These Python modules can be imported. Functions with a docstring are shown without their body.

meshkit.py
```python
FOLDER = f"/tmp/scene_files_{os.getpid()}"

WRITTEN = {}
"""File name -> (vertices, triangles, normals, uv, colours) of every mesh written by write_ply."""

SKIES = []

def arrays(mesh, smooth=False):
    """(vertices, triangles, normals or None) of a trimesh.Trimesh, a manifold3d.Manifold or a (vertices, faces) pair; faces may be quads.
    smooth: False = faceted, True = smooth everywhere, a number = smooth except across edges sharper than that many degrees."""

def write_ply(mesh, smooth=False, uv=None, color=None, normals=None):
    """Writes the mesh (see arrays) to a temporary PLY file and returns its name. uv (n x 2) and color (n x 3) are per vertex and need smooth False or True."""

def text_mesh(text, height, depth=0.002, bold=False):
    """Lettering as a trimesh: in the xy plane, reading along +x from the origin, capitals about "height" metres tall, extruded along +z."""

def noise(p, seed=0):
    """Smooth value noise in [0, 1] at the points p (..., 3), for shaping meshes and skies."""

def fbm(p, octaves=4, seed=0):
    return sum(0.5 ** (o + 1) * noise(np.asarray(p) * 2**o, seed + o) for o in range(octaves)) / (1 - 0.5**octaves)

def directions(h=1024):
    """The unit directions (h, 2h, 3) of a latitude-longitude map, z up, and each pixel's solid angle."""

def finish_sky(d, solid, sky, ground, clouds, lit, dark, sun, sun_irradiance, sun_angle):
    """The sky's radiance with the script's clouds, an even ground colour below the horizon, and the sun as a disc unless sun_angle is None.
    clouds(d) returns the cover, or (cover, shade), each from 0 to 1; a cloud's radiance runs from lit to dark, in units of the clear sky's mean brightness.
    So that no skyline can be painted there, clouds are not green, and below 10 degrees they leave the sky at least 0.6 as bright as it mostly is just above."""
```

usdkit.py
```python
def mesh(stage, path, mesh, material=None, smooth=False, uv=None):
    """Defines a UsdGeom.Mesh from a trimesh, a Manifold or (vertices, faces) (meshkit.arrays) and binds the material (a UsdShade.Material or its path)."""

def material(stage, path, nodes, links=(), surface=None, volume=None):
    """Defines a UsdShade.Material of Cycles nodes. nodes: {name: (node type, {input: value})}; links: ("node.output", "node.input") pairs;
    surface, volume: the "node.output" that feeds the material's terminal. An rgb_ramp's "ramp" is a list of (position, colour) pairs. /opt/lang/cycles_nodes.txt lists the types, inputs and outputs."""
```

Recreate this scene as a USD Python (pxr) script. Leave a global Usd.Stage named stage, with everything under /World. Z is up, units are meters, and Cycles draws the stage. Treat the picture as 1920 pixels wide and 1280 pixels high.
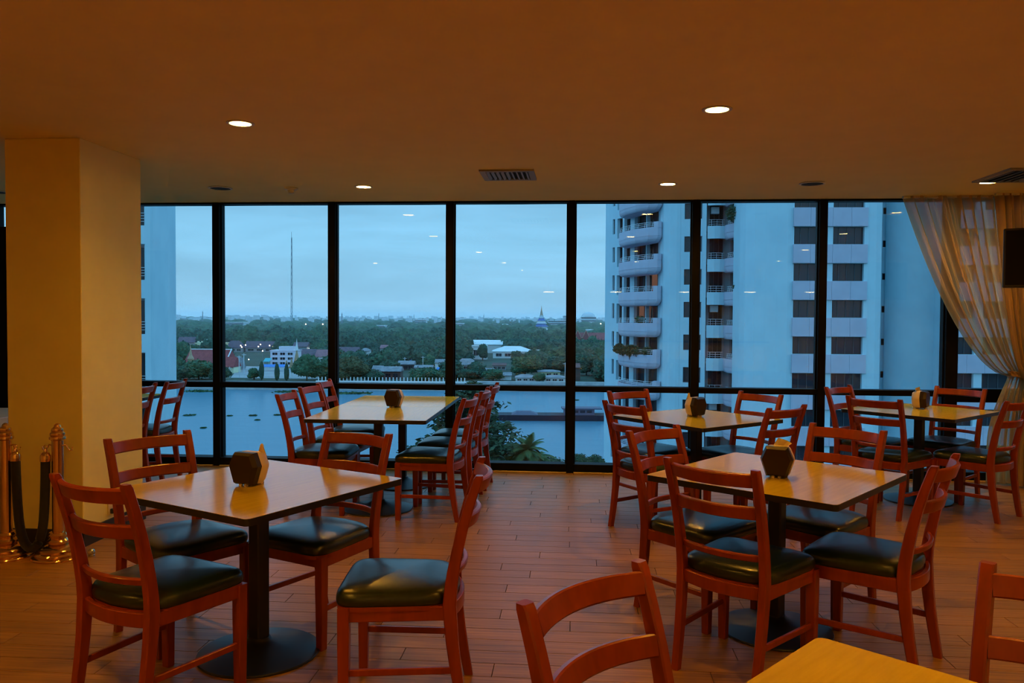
import math, random, numpy as np, trimesh, usdkit, meshkit, shapely
from shapely.geometry import Polygon, LineString
from pxr import Usd, UsdGeom, UsdLux, UsdShade, Gf, Sdf, Vt
stage = Usd.Stage.CreateInMemory()
UsdGeom.SetStageUpAxis(stage, 'Z'); UsdGeom.SetStageMetersPerUnit(stage, 1.0)
UsdGeom.Xform.Define(stage, '/World'); UsdGeom.Scope.Define(stage, '/World/Looks')
rnd = random.Random(7); nrg = np.random.default_rng(7)
# ------------------------------------------------------------------ camera, sky, exposure
TH = math.radians(4.52); CT, ST = math.cos(TH), math.sin(TH)     # room axes against the camera's heading
EYE, FPX, PITCH, ROLL = 1.486, 1500.0, 0.02864, 0.00577
def R(x, y): return (x * CT - y * ST, x * ST + y * CT)
def RV(v):
    v = np.array(v, float); o = v.copy(); o[..., 0] = v[..., 0] * CT - v[..., 1] * ST; o[..., 1] = v[..., 0] * ST + v[..., 1] * CT
    return o
cam = UsdGeom.Camera.Define(stage, '/World/camera')
cam.CreateHorizontalApertureAttr(36.0); cam.CreateVerticalApertureAttr(24.0); cam.CreateFocalLengthAttr(36.0 * FPX / 1920)
cam.CreateClippingRangeAttr(Gf.Vec2f(0.05, 20000)); cam.CreateExposureAttr(0.0)
_cp, _sp, _cr, _sr = math.cos(PITCH), math.sin(PITCH), math.cos(ROLL), math.sin(ROLL)
_f = RV([0, _cp, -_sp]); _u0 = RV([0, _sp, _cp]); _r0 = RV([1, 0, 0])
_r, _u = _cr * _r0 + _sr * _u0, -_sr * _r0 + _cr * _u0
cam.AddTransformOp().Set(Gf.Matrix4d(*_r, 0, *_u, 0, *(-_f), 0, 0, 0, EYE, 1))
def horizon(px): return 597.4 + 0.00577 * (px - 960)
def spot(px, D, z=0.0):                                           # a survey reading: bearing and distance -> place in the room frame
    return np.array([*R((px - 960) / FPX * D, D), z])
def zat(px, py, D): return EYE + (horizon(px) - py) / FPX * D

dome = UsdLux.DomeLight.Define(stage, '/World/sky'); dome.CreateIntensityAttr(1.0)
SKYS = 1.0
sky = usdkit.material(stage, '/World/Looks/sky_dusk', {
    'tc': ('texture_coordinate', {}), 'sx': ('separate_xyz', {}),
    'mr': ('map_range', {'from_min': -1.0, 'from_max': 1.0, 'to_min': 0.0, 'to_max': 1.0}),
    'rp': ('rgb_ramp', {'ramp': [(0, (.02, .07, .11)), (.485, (.04, .12, .18)), (.497, (.34, .67, .91)), (.515, (.315, .655, .92)), (.545, (.285, .665, .97)), (.59, (.26, .63, .96)), (.7, (.22, .58, .95)), (1, (.22, .60, 1.0))]}),
    'mp': ('mapping', {'scale': (2.2, 2.2, 15.0)}), 'nz': ('noise_texture', {'scale': 1.6, 'detail': 5.0, 'roughness': .55, 'distortion': .6}),
    'nr': ('map_range', {'from_min': .3, 'from_max': .7, 'to_min': .87, 'to_max': 1.1, 'clamp': True}),
    'mx': ('mix', {'mix_type': 'multiply', 'fac': 1.0}), 'bg': ('background_shader', {'strength': SKYS})},
    [('tc.generated', 'sx.vector'), ('sx.z', 'mr.value'), ('mr.result', 'rp.fac'), ('tc.generated', 'mp.vector'), ('mp.vector', 'nz.vector'),
     ('nz.fac', 'nr.value'), ('rp.color', 'mx.color1'), ('nr.result', 'mx.color2'), ('mx.color', 'bg.color')], surface='bg.background')
UsdShade.MaterialBindingAPI.Apply(dome.GetPrim()).Bind(sky)
WARM, LAMP = (1.0, .46, .03), 1120.0                              # the room's downlights

# ------------------------------------------------------------------ helpers
names = {}
def numbered(path):
    k = names.get(path, 0); names[path] = k + 1
    return path if k == 0 else '%s_%03d' % (path, k)
def pathof(name, parent): return numbered((str(parent.GetPath()) if parent else '/World') + '/' + name)
def tag(p, label=None, cat=None, group=None, kind=None):
    p = p.GetPrim() if hasattr(p, 'GetPrim') else p
    for k, v in (('label', label), ('category', cat), ('group', group), ('kind', kind)):
        if v: p.SetCustomDataByKey(k, v)
    return p
def thing(name, label=None, cat=None, loc=(0, 0, 0), rz=0, group=None, kind=None, parent=None):
    x = UsdGeom.Xform.Define(stage, pathof(name, parent)); x.AddTranslateOp().Set(Gf.Vec3d(*map(float, loc))); x.AddRotateZOp().Set(math.degrees(rz))
    return tag(x, label, cat, group, kind)
def copy_of(root, name, loc, rz, label, cat=None, group=None):
    x = UsdGeom.Xform.Define(stage, pathof(name, None)); x.AddTranslateOp().Set(Gf.Vec3d(*map(float, loc))); x.AddRotateZOp().Set(math.degrees(rz))
    p = x.GetPrim(); p.GetReferences().AddInternalReference(root.GetPath()); p.SetInstanceable(True)
    return tag(p, label, cat or root.GetCustomDataByKey('category'), group)
def obj(name, mesh, mat, parent=None, smooth=False, label=None, kind=None):
    m = usdkit.mesh(stage, pathof(name, parent), mesh, mat, smooth)
    return tag(m, label, None, None, kind)
def cat(ms): return trimesh.util.concatenate([m for m in ms if m is not None])
def box(x0, x1, y0, y1, z0, z1):
    b = trimesh.creation.box((abs(x1 - x0), abs(y1 - y0), abs(z1 - z0))); b.apply_translation(((x0 + x1) / 2, (y0 + y1) / 2, (z0 + z1) / 2)); return b
def cbox(x0, x1, y0, y1, z0, z1, b=.002):                          # chamfered box
    x0, x1 = sorted((x0, x1)); y0, y1 = sorted((y0, y1)); z0, z1 = sorted((z0, z1))
    p = [(x, y, z) for x in (x0, x1) for y in (y0 + b, y1 - b) for z in (z0 + b, z1 - b)] + [(x, y, z) for x in (x0 + b, x1 - b) for y in (y0, y1) for z in (z0 + b, z1 - b)] + [(x, y, z) for x in (x0 + b, x1 - b) for y in (y0 + b, y1 - b) for z in (z0, z1)]
    return trimesh.convex.convex_hull(np.array(p))
def loft(rings, caps=True):                                        # rings: list of n x 3 arrays
    n = len(rings[0]); v = np.vstack(rings); f = []
    for k in range(len(rings) - 1):
        a = k * n
        for i in range(n):
            j = (i + 1) % n; f += [(a + i, a + j, a + n + j), (a + i, a + n + j, a + n + i)]
    if caps:
        c0, c1 = len(v), len(v) + 1; v = np.vstack([v, rings[0].mean(0), rings[-1].mean(0)]); e = (len(rings) - 1) * n
        for i in range(n):
            j = (i + 1) % n; f += [(c0, j, i), (c1, e + i, e + j)]
    m = trimesh.Trimesh(v, np.array(f), process=False)
    if m.volume < 0: m.invert()
    return m
def oct_ring(hx, hy, b): return np.array([(-hx, -hy + b), (-hx + b, -hy), (hx - b, -hy), (hx, -hy + b), (hx, hy - b), (hx - b, hy), (-hx + b, hy), (-hx, hy - b)])
def post(stations, b=.004):                                        # stations (x, y, z, half x, half y): horizontal rings
    rings = []
    for x, y, z, hx, hy in stations:
        o = oct_ring(hx, hy, b); rings.append(np.c_[o[:, 0] + x, o[:, 1] + y, np.full(8, z)])
    return loft(rings)
def bar(path, h, w, b=.003, up=(0, 0, 1)):                         # a bar of height h, width w, swept along path
    P = np.array(path, float); up = np.array(up, float); rings = []
    for i in range(len(P)):
        t = P[min(i + 1, len(P) - 1)] - P[max(i - 1, 0)]; t /= np.linalg.norm(t); s = np.cross(t, up); s /= np.linalg.norm(s); u = np.cross(s, t)
        o = oct_ring(w / 2, h / 2, b); rings.append(P[i] + o[:, :1] * s + o[:, 1:] * u)
    return loft(rings)
def tube(path, r, n=10):
    P = np.array(path, float); rr = np.broadcast_to(r, len(P)); rings = []; ref = np.array([.3, .2, 1.0])
    for i in range(len(P)):
        t = P[min(i + 1, len(P) - 1)] - P[max(i - 1, 0)]; t /= np.linalg.norm(t); s = np.cross(t, ref if abs(t[2]) < .9 else np.array([1., .1, 0])); s /= np.linalg.norm(s); u = np.cross(s, t)
        a = np.linspace(0, 2 * math.pi, n, endpoint=False); rings.append(P[i] + rr[i] * (np.cos(a)[:, None] * s + np.sin(a)[:, None] * u))
    return loft(rings)
def lathe(prof, n=32):                                             # prof: (r, z) from bottom to top
    a = np.linspace(0, 2 * math.pi, n, endpoint=False); rings = [np.c_[max(r, 1e-4) * np.cos(a), max(r, 1e-4) * np.sin(a), np.full(n, z)] for r, z in prof]
    return loft(rings)
def prism(poly, z0, z1):
    p = poly if isinstance(poly, Polygon) else Polygon(poly)
    if not p.exterior.is_ccw: p = shapely.geometry.polygon.orient(p)
    m = trimesh.creation.extrude_polygon(p, z1 - z0, engine='earcut'); m.apply_translation((0, 0, z0)); return m
def rotz(m, a):
    m = m.copy(); m.apply_transform(trimesh.transformations.rotation_matrix(a, (0, 0, 1))); return m
def moved(m, x=0, y=0, z=0):
    m = m.copy(); m.apply_translation((x, y, z)); return m
def room(m):                                                       # from the survey frame (heading of the camera) to the room frame
    m = m.copy(); m.vertices = RV(m.vertices); return m

def mat(name, nodes, links, surface): return usdkit.material(stage, '/World/Looks/' + name, nodes, links, surface=surface)
def plain(name, col, rough=.5, **k): return mat(name, {'p': ('principled_bsdf', {'base_color': col, 'roughness': rough, **k})}, [], 'p.BSDF')
def noisy(name, c1, c2, rough=.5, scale=8., stretch=(1, 1, 1), detail=4., bump=0., lo=.35, hi=.65, coord='object', bumpd=.01, **k):
    nodes = {'tc': ('texture_coordinate', {}), 'mp': ('mapping', {'scale': stretch}), 'nz': ('noise_texture', {'scale': scale, 'detail': detail, 'roughness': .6}),
             'rp': ('rgb_ramp', {'ramp': [(lo, c1), (hi, c2)]}), 'p': ('principled_bsdf', {'roughness': rough, **k})}
    src = 'tc.object'
    if coord == 'world': nodes['tc'] = ('geometry', {}); src = 'tc.position'
    links = [(src, 'mp.vector'), ('mp.vector', 'nz.vector'), ('nz.fac', 'rp.fac'), ('rp.color', 'p.base_color')]
    if bump: nodes['b'] = ('bump', {'strength': bump, 'distance': bumpd}); links += [('nz.fac', 'b.height'), ('b.normal', 'p.normal')]
    return mat(name, nodes, links, 'p.BSDF')
def emit(name, col, s): return mat(name, {'e': ('emission', {'color': col, 'strength': s})}, [], 'e.emission')

M = {}
M['chair_wood'] = noisy('chair_wood', (.215, .025, .0025), (.31, .042, .004), .30, 3., (6, 6, .8), lo=.3, hi=.7, specular_ior_level=.42)
M['leather'] = noisy('green_leather', (.006, .013, .005), (.010, .019, .008), .27, 60., bump=.04, bumpd=.002, specular_ior_level=.62)
M['laminate'] = noisy('yellow_laminate', (.60, .415, .022), (.66, .46, .028), .12, 4., (1.2, 14, 1), specular_ior_level=.55)
M['black_metal'] = plain('black_metal', (.012, .012, .013), .42)
M['black_edge'] = plain('black_edge', (.012, .011, .010), .35)
M['frame'] = plain('black_aluminium', (.005, .005, .006), .5, specular_ior_level=.08)
M['ceiling'] = noisy('ceiling_paint', (.81, .68, .30), (.84, .71, .33), .9, 3.)
M['wall'] = noisy('cream_wall_paint', (.84, .72, .27), (.87, .75, .30), .75, 5.)
M['base'] = plain('black_baseboard', (.015, .013, .012), .4)
M['brass'] = plain('polished_brass', (.80, .52, .24), .16, metallic=1.0)
M['velvet'] = noisy('black_velvet_rope', (.008, .006, .006), (.014, .010, .010), .85, 60., sheen_weight=.15)
M['smoke_plastic'] = plain('dark_smoked_plastic', (.022, .009, .004), .38, specular_ior_level=.3)
M['cream_plastic'] = plain('cream_plastic', (.70, .55, .36), .4)
M['paper'] = plain('paper_napkin', (.85, .70, .45), .9)
M['white_metal'] = plain('white_metal', (.62, .58, .50), .5)
M['grey_metal'] = plain('grey_metal', (.30, .28, .25), .5)
M['dark_void'] = plain('dark_void', (.010, .009, .008), .8)
M['chrome'] = plain('chrome', (.7, .7, .72), .15, metallic=1.0)
M['screen'] = plain('black_screen', (.002, .002, .002), .3, specular_ior_level=.15)
M['reflector'] = plain('lamp_reflector', (.86, .82, .72), .35)
M['ring_glow'] = emit('downlight_ring', (1.0, .52, .08), 260.)
M['lens'] = emit('downlight_lens', WARM, LAMP)
M['pendant_glow'] = emit('pendant_bulb', (1.0, .62, .22), 60.0)
M['glass'] = mat('window_glass', {'lw': ('layer_weight', {'blend': .5}), 'pw': ('math', {'math_type': 'power', 'value2': 5.0}), 'ma': ('math', {'math_type': 'multiply_add', 'value2': .95, 'value3': .027}),
    't': ('transparent_bsdf', {'color': (.965, .975, .975)}), 'g': ('glossy_bsdf', {'color': (1, 1, 1), 'roughness': 0.0}), 'm': ('mix_closure', {})},
    [('lw.facing', 'pw.value1'), ('pw.value', 'ma.value1'), ('ma.value', 'm.fac'), ('t.BSDF', 'm.closure1'), ('g.BSDF', 'm.closure2')], 'm.closure')
def sheer(name, col, clear):
    return mat(name, {'d': ('diffuse_bsdf', {'color': col}), 'l': ('translucent_bsdf', {'color': col}), 'a': ('mix_closure', {'fac': .45}), 't': ('transparent_bsdf', {'color': (1, 1, 1)}), 'm': ('mix_closure', {'fac': clear})},
               [('d.BSDF', 'a.closure1'), ('l.BSDF', 'a.closure2'), ('a.closure', 'm.closure1'), ('t.BSDF', 'm.closure2')], 'm.closure')
M['curtain'] = sheer('sheer_curtain', (.60, .40, .16), .17)
M['curtain_thick'] = sheer('lined_curtain', (.56, .34, .10), .03)
def plank_mat():
    return mat('floor_plank', {'g': ('geometry', {}), 'oi': ('object_info', {}), 'mp': ('mapping', {'scale': (1.3, 38, 38)}), 'nz': ('noise_texture', {'scale': 1.6, 'detail': 5., 'roughness': .65, 'distortion': .25}),
        'rp': ('rgb_ramp', {'ramp': [(.28, (.175, .076, .009)), (.5, (.30, .134, .016)), (.72, (.41, .19, .024))]}),
        'hv': ('map_range', {'from_min': 0., 'from_max': 1., 'to_min': .86, 'to_max': 1.12}), 'mx': ('mix', {'mix_type': 'multiply', 'fac': 1.0}),
        'b': ('bump', {'strength': .22, 'distance': .003}), 'p': ('principled_bsdf', {'roughness': .40, 'specular_ior_level': .42})},
        [('g.position', 'mp.vector'), ('mp.vector', 'nz.vector'), ('nz.fac', 'rp.fac'), ('oi.random', 'hv.value'), ('rp.color', 'mx.color1'), ('hv.result', 'mx.color2'), ('mx.color', 'p.base_color'), ('nz.fac', 'b.height'), ('b.normal', 'p.normal')], 'p.BSDF')
M['plank'] = plank_mat()
M['joint'] = plain('floor_joint', (.05, .022, .010), .8)
# ------------------------------------------------------------------ the room
CEIL = 2.618; YW = 7.748; X0 = -3.563; PITCHW = 1.1735; XL, XR, YB = -7.0, 6.2, -8.0
LAMPS = [(-1.595, 4.71), (1.097, 4.34), (-1.29, 6.95), (1.295, 6.72), (3.87, 6.55)] + [(X, D) for D in (4.45, 2.0, -.5, -3.1, -5.6) for X in (-4.2, -1.5, 1.15, 3.85) if not (D > 4 and (abs(X) < 2 or X < -4))]
cpoly = shapely.geometry.box(XL - .2, YB - .2, XR + .2, YW + .12)
for X, D in LAMPS: cpoly = cpoly.difference(shapely.geometry.Point(*R(X, D)).buffer(.066, 8))
cm = trimesh.creation.extrude_polygon(cpoly, .02, engine='earcut'); cm.apply_translation((0, 0, CEIL))
obj('ceiling', cat([cm, box(XL - .2, XR + .2, YB - .2, YW + .12, CEIL + .12, CEIL + .3)]), M['ceiling'], kind='structure')
obj('wall_left', box(XL - .2, XL, YB, YW, 0, CEIL), M['wall'], kind='structure')
obj('wall_right', box(XR, XR + .2, YB, YW, 0, CEIL), M['wall'], kind='structure')
obj('wall_back', box(XL - .2, XR + .2, YB - .2, YB, 0, CEIL), M['wall'], kind='structure')
fl = thing('floor', kind='structure')
obj('subfloor', box(XL - .2, XR + .2, YB - .2, YW + .12, -.3, -.008), M['joint'], fl)
PW, PL, GAP = .128, .915, .0030
def plank(x0, x1, y0, y1):
    g = GAP / 2; x0 += g; x1 -= g; y0 += g; y1 -= g; c = .0008; z = -.0012
    v = [(x0, y0, -.008), (x1, y0, -.008), (x1, y1, -.008), (x0, y1, -.008), (x0, y0, z), (x1, y0, z), (x1, y1, z), (x0, y1, z), (x0 + c, y0 + c, 0), (x1 - c, y0 + c, 0), (x1 - c, y1 - c, 0), (x0 + c, y1 - c, 0)]
    f = [(8, 9, 10, 11)] + [(a + i, a + (i + 1) % 4, a + 4 + (i + 1) % 4, a + 4 + i) for a in (0, 4) for i in range(4)]
    q = np.array(f); return trimesh.Trimesh(v, np.vstack([q[:, [0, 1, 2]], q[:, [0, 2, 3]]]), process=False)
near, far_pl = [], []
row, y = 0, YB
while y < YW + .1:
    x = XL - rnd.random() * .2 - (row * .34 % PL)
    while x < XR:
        a, b = max(x, XL), min(x + PL, XR)
        if b - a > .02:
            cy = y + PW / 2; cx = (a + b) / 2
            dcam = cx * ST * -1 * -1 + 0; Dc = -(-cx * ST) * 0 + (cy * CT - cx * ST) ; Xc = cx * CT + cy * ST
            m = plank(a, b, y, min(y + PW, YW + .1))
            if 2.9 < Dc < 6.9 and abs(Xc) < Dc * .64 + .5: near.append((Dc, m))
            else: far_pl.append(m)
        x += PL
    y += PW; row += 1
near.sort(key=lambda t: t[0])
for _, m in near[:295]: obj('plank', m, M['plank'], fl)
obj('plank_field', cat(far_pl + [m for _, m in near[295:]]), M['plank'], fl, kind='stuff')

# window wall: one thing per bay
def bay(i):
    xa, xb = X0 + PITCHW * i, X0 + PITCHW * (i + 1)
    w = thing('window_%d' % (i + 5), kind='structure')
    hw = .055 if i == 6 else .036; nhw = .055 if i + 1 == 6 else .036
    obj('mullion', cbox(xa - hw, xa + hw, YW - .05, YW + .09, 0, CEIL, .004), M['frame'], w)
    big = i >= 6
    zr0, zr1 = (.735, .86) if big else (.785, .838)
    obj('transom', cbox(xa + hw, xb - nhw, YW - .045, YW + .08, zr0, zr1, .004), M['frame'], w)
    obj('sill', cbox(xa + hw, xb - nhw, YW - .055, YW + .09, 0.012, .085, .004), M['frame'], w)
    obj('sill_lip', cbox(xa + hw, xb - nhw, YW - .07, YW + .09, 0.0, .012, .002), M['cream_plastic'], w)
    obj('head', cbox(xa + hw, xb - nhw, YW - .045, YW + .08, CEIL - .018, CEIL, .003), M['frame'], w)
    for z0, z1 in ((.085, zr0), (zr1, CEIL - .018)):
        obj('pane', box(xa + hw, xb - nhw, YW + .012, YW + .020, z0, z1), M['glass'], w)
    bead = cat([box(xa + hw, xa + hw + .012, YW - .01, YW + .012, .085, CEIL - .02), box(xb - nhw - .012, xb - nhw, YW - .01, YW + .012, .085, CEIL - .02)])
    obj('glazing_bead', bead, M['frame'], w)
for i in range(-3, 8): bay(i)
obj('wall_window_left', box(XL - .2, X0 - 3 * PITCHW - .036, YW - .05, YW + .1, 0, CEIL), M['wall'], kind='structure')
obj('wall_window_right', box(X0 + 8 * PITCHW - .04, XR + .2, YW - .05, YW + .1, 0, CEIL), M['wall'], kind='structure')
# column
cx0, cx1, cy0, cy1 = -3.655, -3.150, 4.885, 5.60
col = thing('column', 'cream painted square column behind the rope posts', 'column', ((cx0 + cx1) / 2, (cy0 + cy1) / 2, 0), kind='structure')
hx, hy = (cx1 - cx0) / 2, (cy1 - cy0) / 2
obj('shaft', cbox(-hx, hx, -hy, hy, 0, CEIL, .004), M['wall'], col)
obj('baseboard', cat([box(-hx - .014, hx + .014, -hy - .014, hy + .014, 0, .11)]), M['base'], col, label='black baseboard around the column foot')
sock = thing('wall_socket', 'small pale wall socket with dark plug low on the column side', 'wall socket', (cx1, cy0 + .30, .19))
obj('plate', cbox(0, .008, -.035, .035, -.05, .05, .002), M['cream_plastic'], sock)
obj('plug', cbox(.008, .03, -.018, .018, -.045, -.012, .004), M['black_edge'], sock)
st = thing('floor_stop', 'small round silver door stop on the floor beside the right rope post', 'door stop', (*R(-2.60, 4.92), 0))
obj('base', lathe([(.02, 0), (.02, .008), (.012, .010)], 16), M['chrome'], st)
obj('dome', lathe([(.016, .008), (.022, .018), (.022, .03), (.014, .042), (.0, .046)], 16), M['chrome'], st, smooth=50)
cn = thing('side_counter', 'pale wood counter end left of the column', 'counter', (*R(-4.35, 6.3), 0))
obj('worktop', cbox(-.55, .55, -.35, .35, .60, .72, .004), M['cream_plastic'], cn)
obj('cabinet', cbox(-.5, .5, -.3, .3, 0, .60, .004), M['dark_void'], cn)
bl = thing('side_partition', 'dark tall partition at the left edge behind the column', 'partition', (*R(-4.62, 6.95), 0))
obj('panel', cbox(-.62, .42, -.03, .03, .72, 2.25, .004), M['frame'], bl)
obj('foot', cbox(-.62, .42, -.05, .05, 0, .72, .004), M['frame'], bl)

# ------------------------------------------------------------------ ceiling fittings
def downlight(x, y, label, group=None, first=[None]):
    if first[0]: return copy_of(first[0], 'downlight', (x, y, CEIL), 0, label, None, group)
    t = first[0] = thing('downlight', label, 'ceiling light', (x, y, CEIL), group=group)
    a = np.linspace(0, 2 * math.pi, 36, endpoint=False); ring = loft([np.c_[r * np.cos(a), r * np.sin(a), np.full(36, z)] for r, z in ((.0635, .0), (.080, -.0005), (.080, -.004), (.072, -.006), (.062, -.005), (.0605, -.001), (.0635, .0))], False)
    obj('trim_ring', ring, M['white_metal'], t, smooth=40)
    a = np.linspace(0, 2 * math.pi, 36, endpoint=False); can = [np.c_[r * np.cos(a), r * np.sin(a), np.full(36, z)] for r, z in ((.0625, .0), (.0615, .02), (.058, .045), (.050, .068), (.060, .070), (.066, .03), (.0655, .0))]
    obj('reflector', loft(can, False), M['reflector'], t, smooth=50)
    obj('bulb', lathe([(.038, .066), (.038, .040), (.034, .034), (.018, .031), (0, .030)], 24), M['lens'], t, smooth=50)
    obj('glow_ring', loft([np.c_[r * np.cos(a), r * np.sin(a), np.full(36, z)] for r, z in ((.0605, .004), (.0605, .001), (.046, .003), (.044, .006), (.0605, .004))], False), M['ring_glow'], t)
for X, D, lab in ((-1.595, 4.71, 'glowing downlight in the ceiling over the left front table'), (1.097, 4.34, 'glowing downlight in the ceiling over the right front table, largest in view'),
                  (-1.29, 6.95, 'small glowing downlight over the long table by the window'), (1.295, 6.72, 'small glowing downlight over the right middle table by the window'),
                  (3.87, 6.55, 'glowing downlight beside the square air diffuser at the right edge')):
    downlight(*R(X, D), lab)
ORD = ('first', 'second', 'third', 'fourth', 'fifth', 'sixth')
for D in (4.45, 2.0, -.5, -3.1, -5.6):
    for X in (-4.2, -1.5, 1.15, 3.85):
        if D > 4 and abs(X) < 2: continue
        if D == 4.45 and X < -4: continue
        downlight(*R(X, D), 'downlight out of view, %s row from the windows, %s from the left' % (ORD[[4.45, 2.0, -.5, -3.1, -5.6].index(D) + 1], ORD[[-4.2, -1.5, 1.15, 3.85].index(X)]))
def speaker(x, y, label, first=[None]):
    if first[0]: return copy_of(first[0], 'ceiling_speaker', (x, y, CEIL), 0, label)
    t = first[0] = thing('ceiling_speaker', label, 'ceiling speaker', (x, y, CEIL))
    obj('rim', lathe([(.098, 0), (.105, -.003), (.100, -.008), (.088, -.009), (.086, -.004), (.086, 0)], 36), M['white_metal'], t, smooth=40)
    obj('grille', lathe([(.086, -.001), (.086, -.005), (.05, -.006), (0, -.006)], 36), M['dark_void'], t)
speaker(*R(-2.57, 7.06), 'dark unlit round ceiling fitting near the column')
speaker(*R(2.475, 6.65), 'dark unlit round ceiling fitting above the tower view on the right')
speaker(*R(-4.72, 7.35), 'dark round ceiling fitting at the far left edge beside the column')
sd = thing('smoke_detector', 'small white smoke detector on the ceiling near the window', 'smoke detector', (*R(-1.94, 7.03), CEIL))
obj('base', lathe([(.058, 0), (.058, -.012), (.05, -.02), (.036, -.024), (.0, -.024)], 28), M['white_metal'], sd, smooth=40)
obj('sensor', lathe([(.030, -.024), (.030, -.030), (.024, -.036), (.027, -.040), (.022, -.052), (.0, -.056)], 24), M['white_metal'], sd, smooth=40)
def diffuser(x, y, s, label, first=[None]):
    t = thing('air_diffuser', label, 'air vent', (x, y, CEIL))
    h = s / 2
    fr = trimesh.creation.extrude_polygon(Polygon([(-h, -h), (h, -h), (h, h), (-h, h)], [[(-h + .045, -h + .045), (h - .045, -h + .045), (h - .045, h - .045), (-h + .045, h - .045)]]), .014, engine='earcut'); fr.apply_translation((0, 0, -.014))
    obj('frame', fr, M['grey_metal'], t)
    obj('backing', box(-h + .03, h - .03, -h + .03, h - .03, -.004, -.001), M['dark_void'], t)
    n = 9
    for k in range(n):
        xx = -h + .06 + (s - .12) * k / (n - 1)
        m = box(-.002, .002, -h + .047, h - .047, -.011, .011); m.apply_transform(trimesh.transformations.rotation_matrix(math.radians(50 if k < n / 2 else -50), (0, 1, 0))); m.apply_translation((xx, 0, -.012))
        obj('louvre', m, M['grey_metal'], t)
    return t
diffuser(*R(-.035, 6.32), .42, 'square louvred air diffuser in the ceiling above the middle windows')
diffuser(*R(3.98, 6.2), .58, 'large square air diffuser at the right edge of the ceiling')
# television hung from the ceiling at the right
tvx, tvy = R(3.93, 5.66)
tv = thing('television', 'black flat television hung near the curtain at the right edge', 'television', (tvx, tvy, 1.946), TH - .50)
obj('casing', cbox(-.40, .40, 0, .055, -.215, .215, .006), M['black_edge'], tv)
obj('display', cbox(-.385, .385, -.004, .0, -.195, .20, .001), M['screen'], tv)
obj('mount', cat([tube([(0, .05, .1), (0, .12, .1), (0, .12, CEIL - 1.946)], .018, 12), box(-.12, .12, .05, .07, -.1, .12)]), M['black_metal'], tv)

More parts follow.
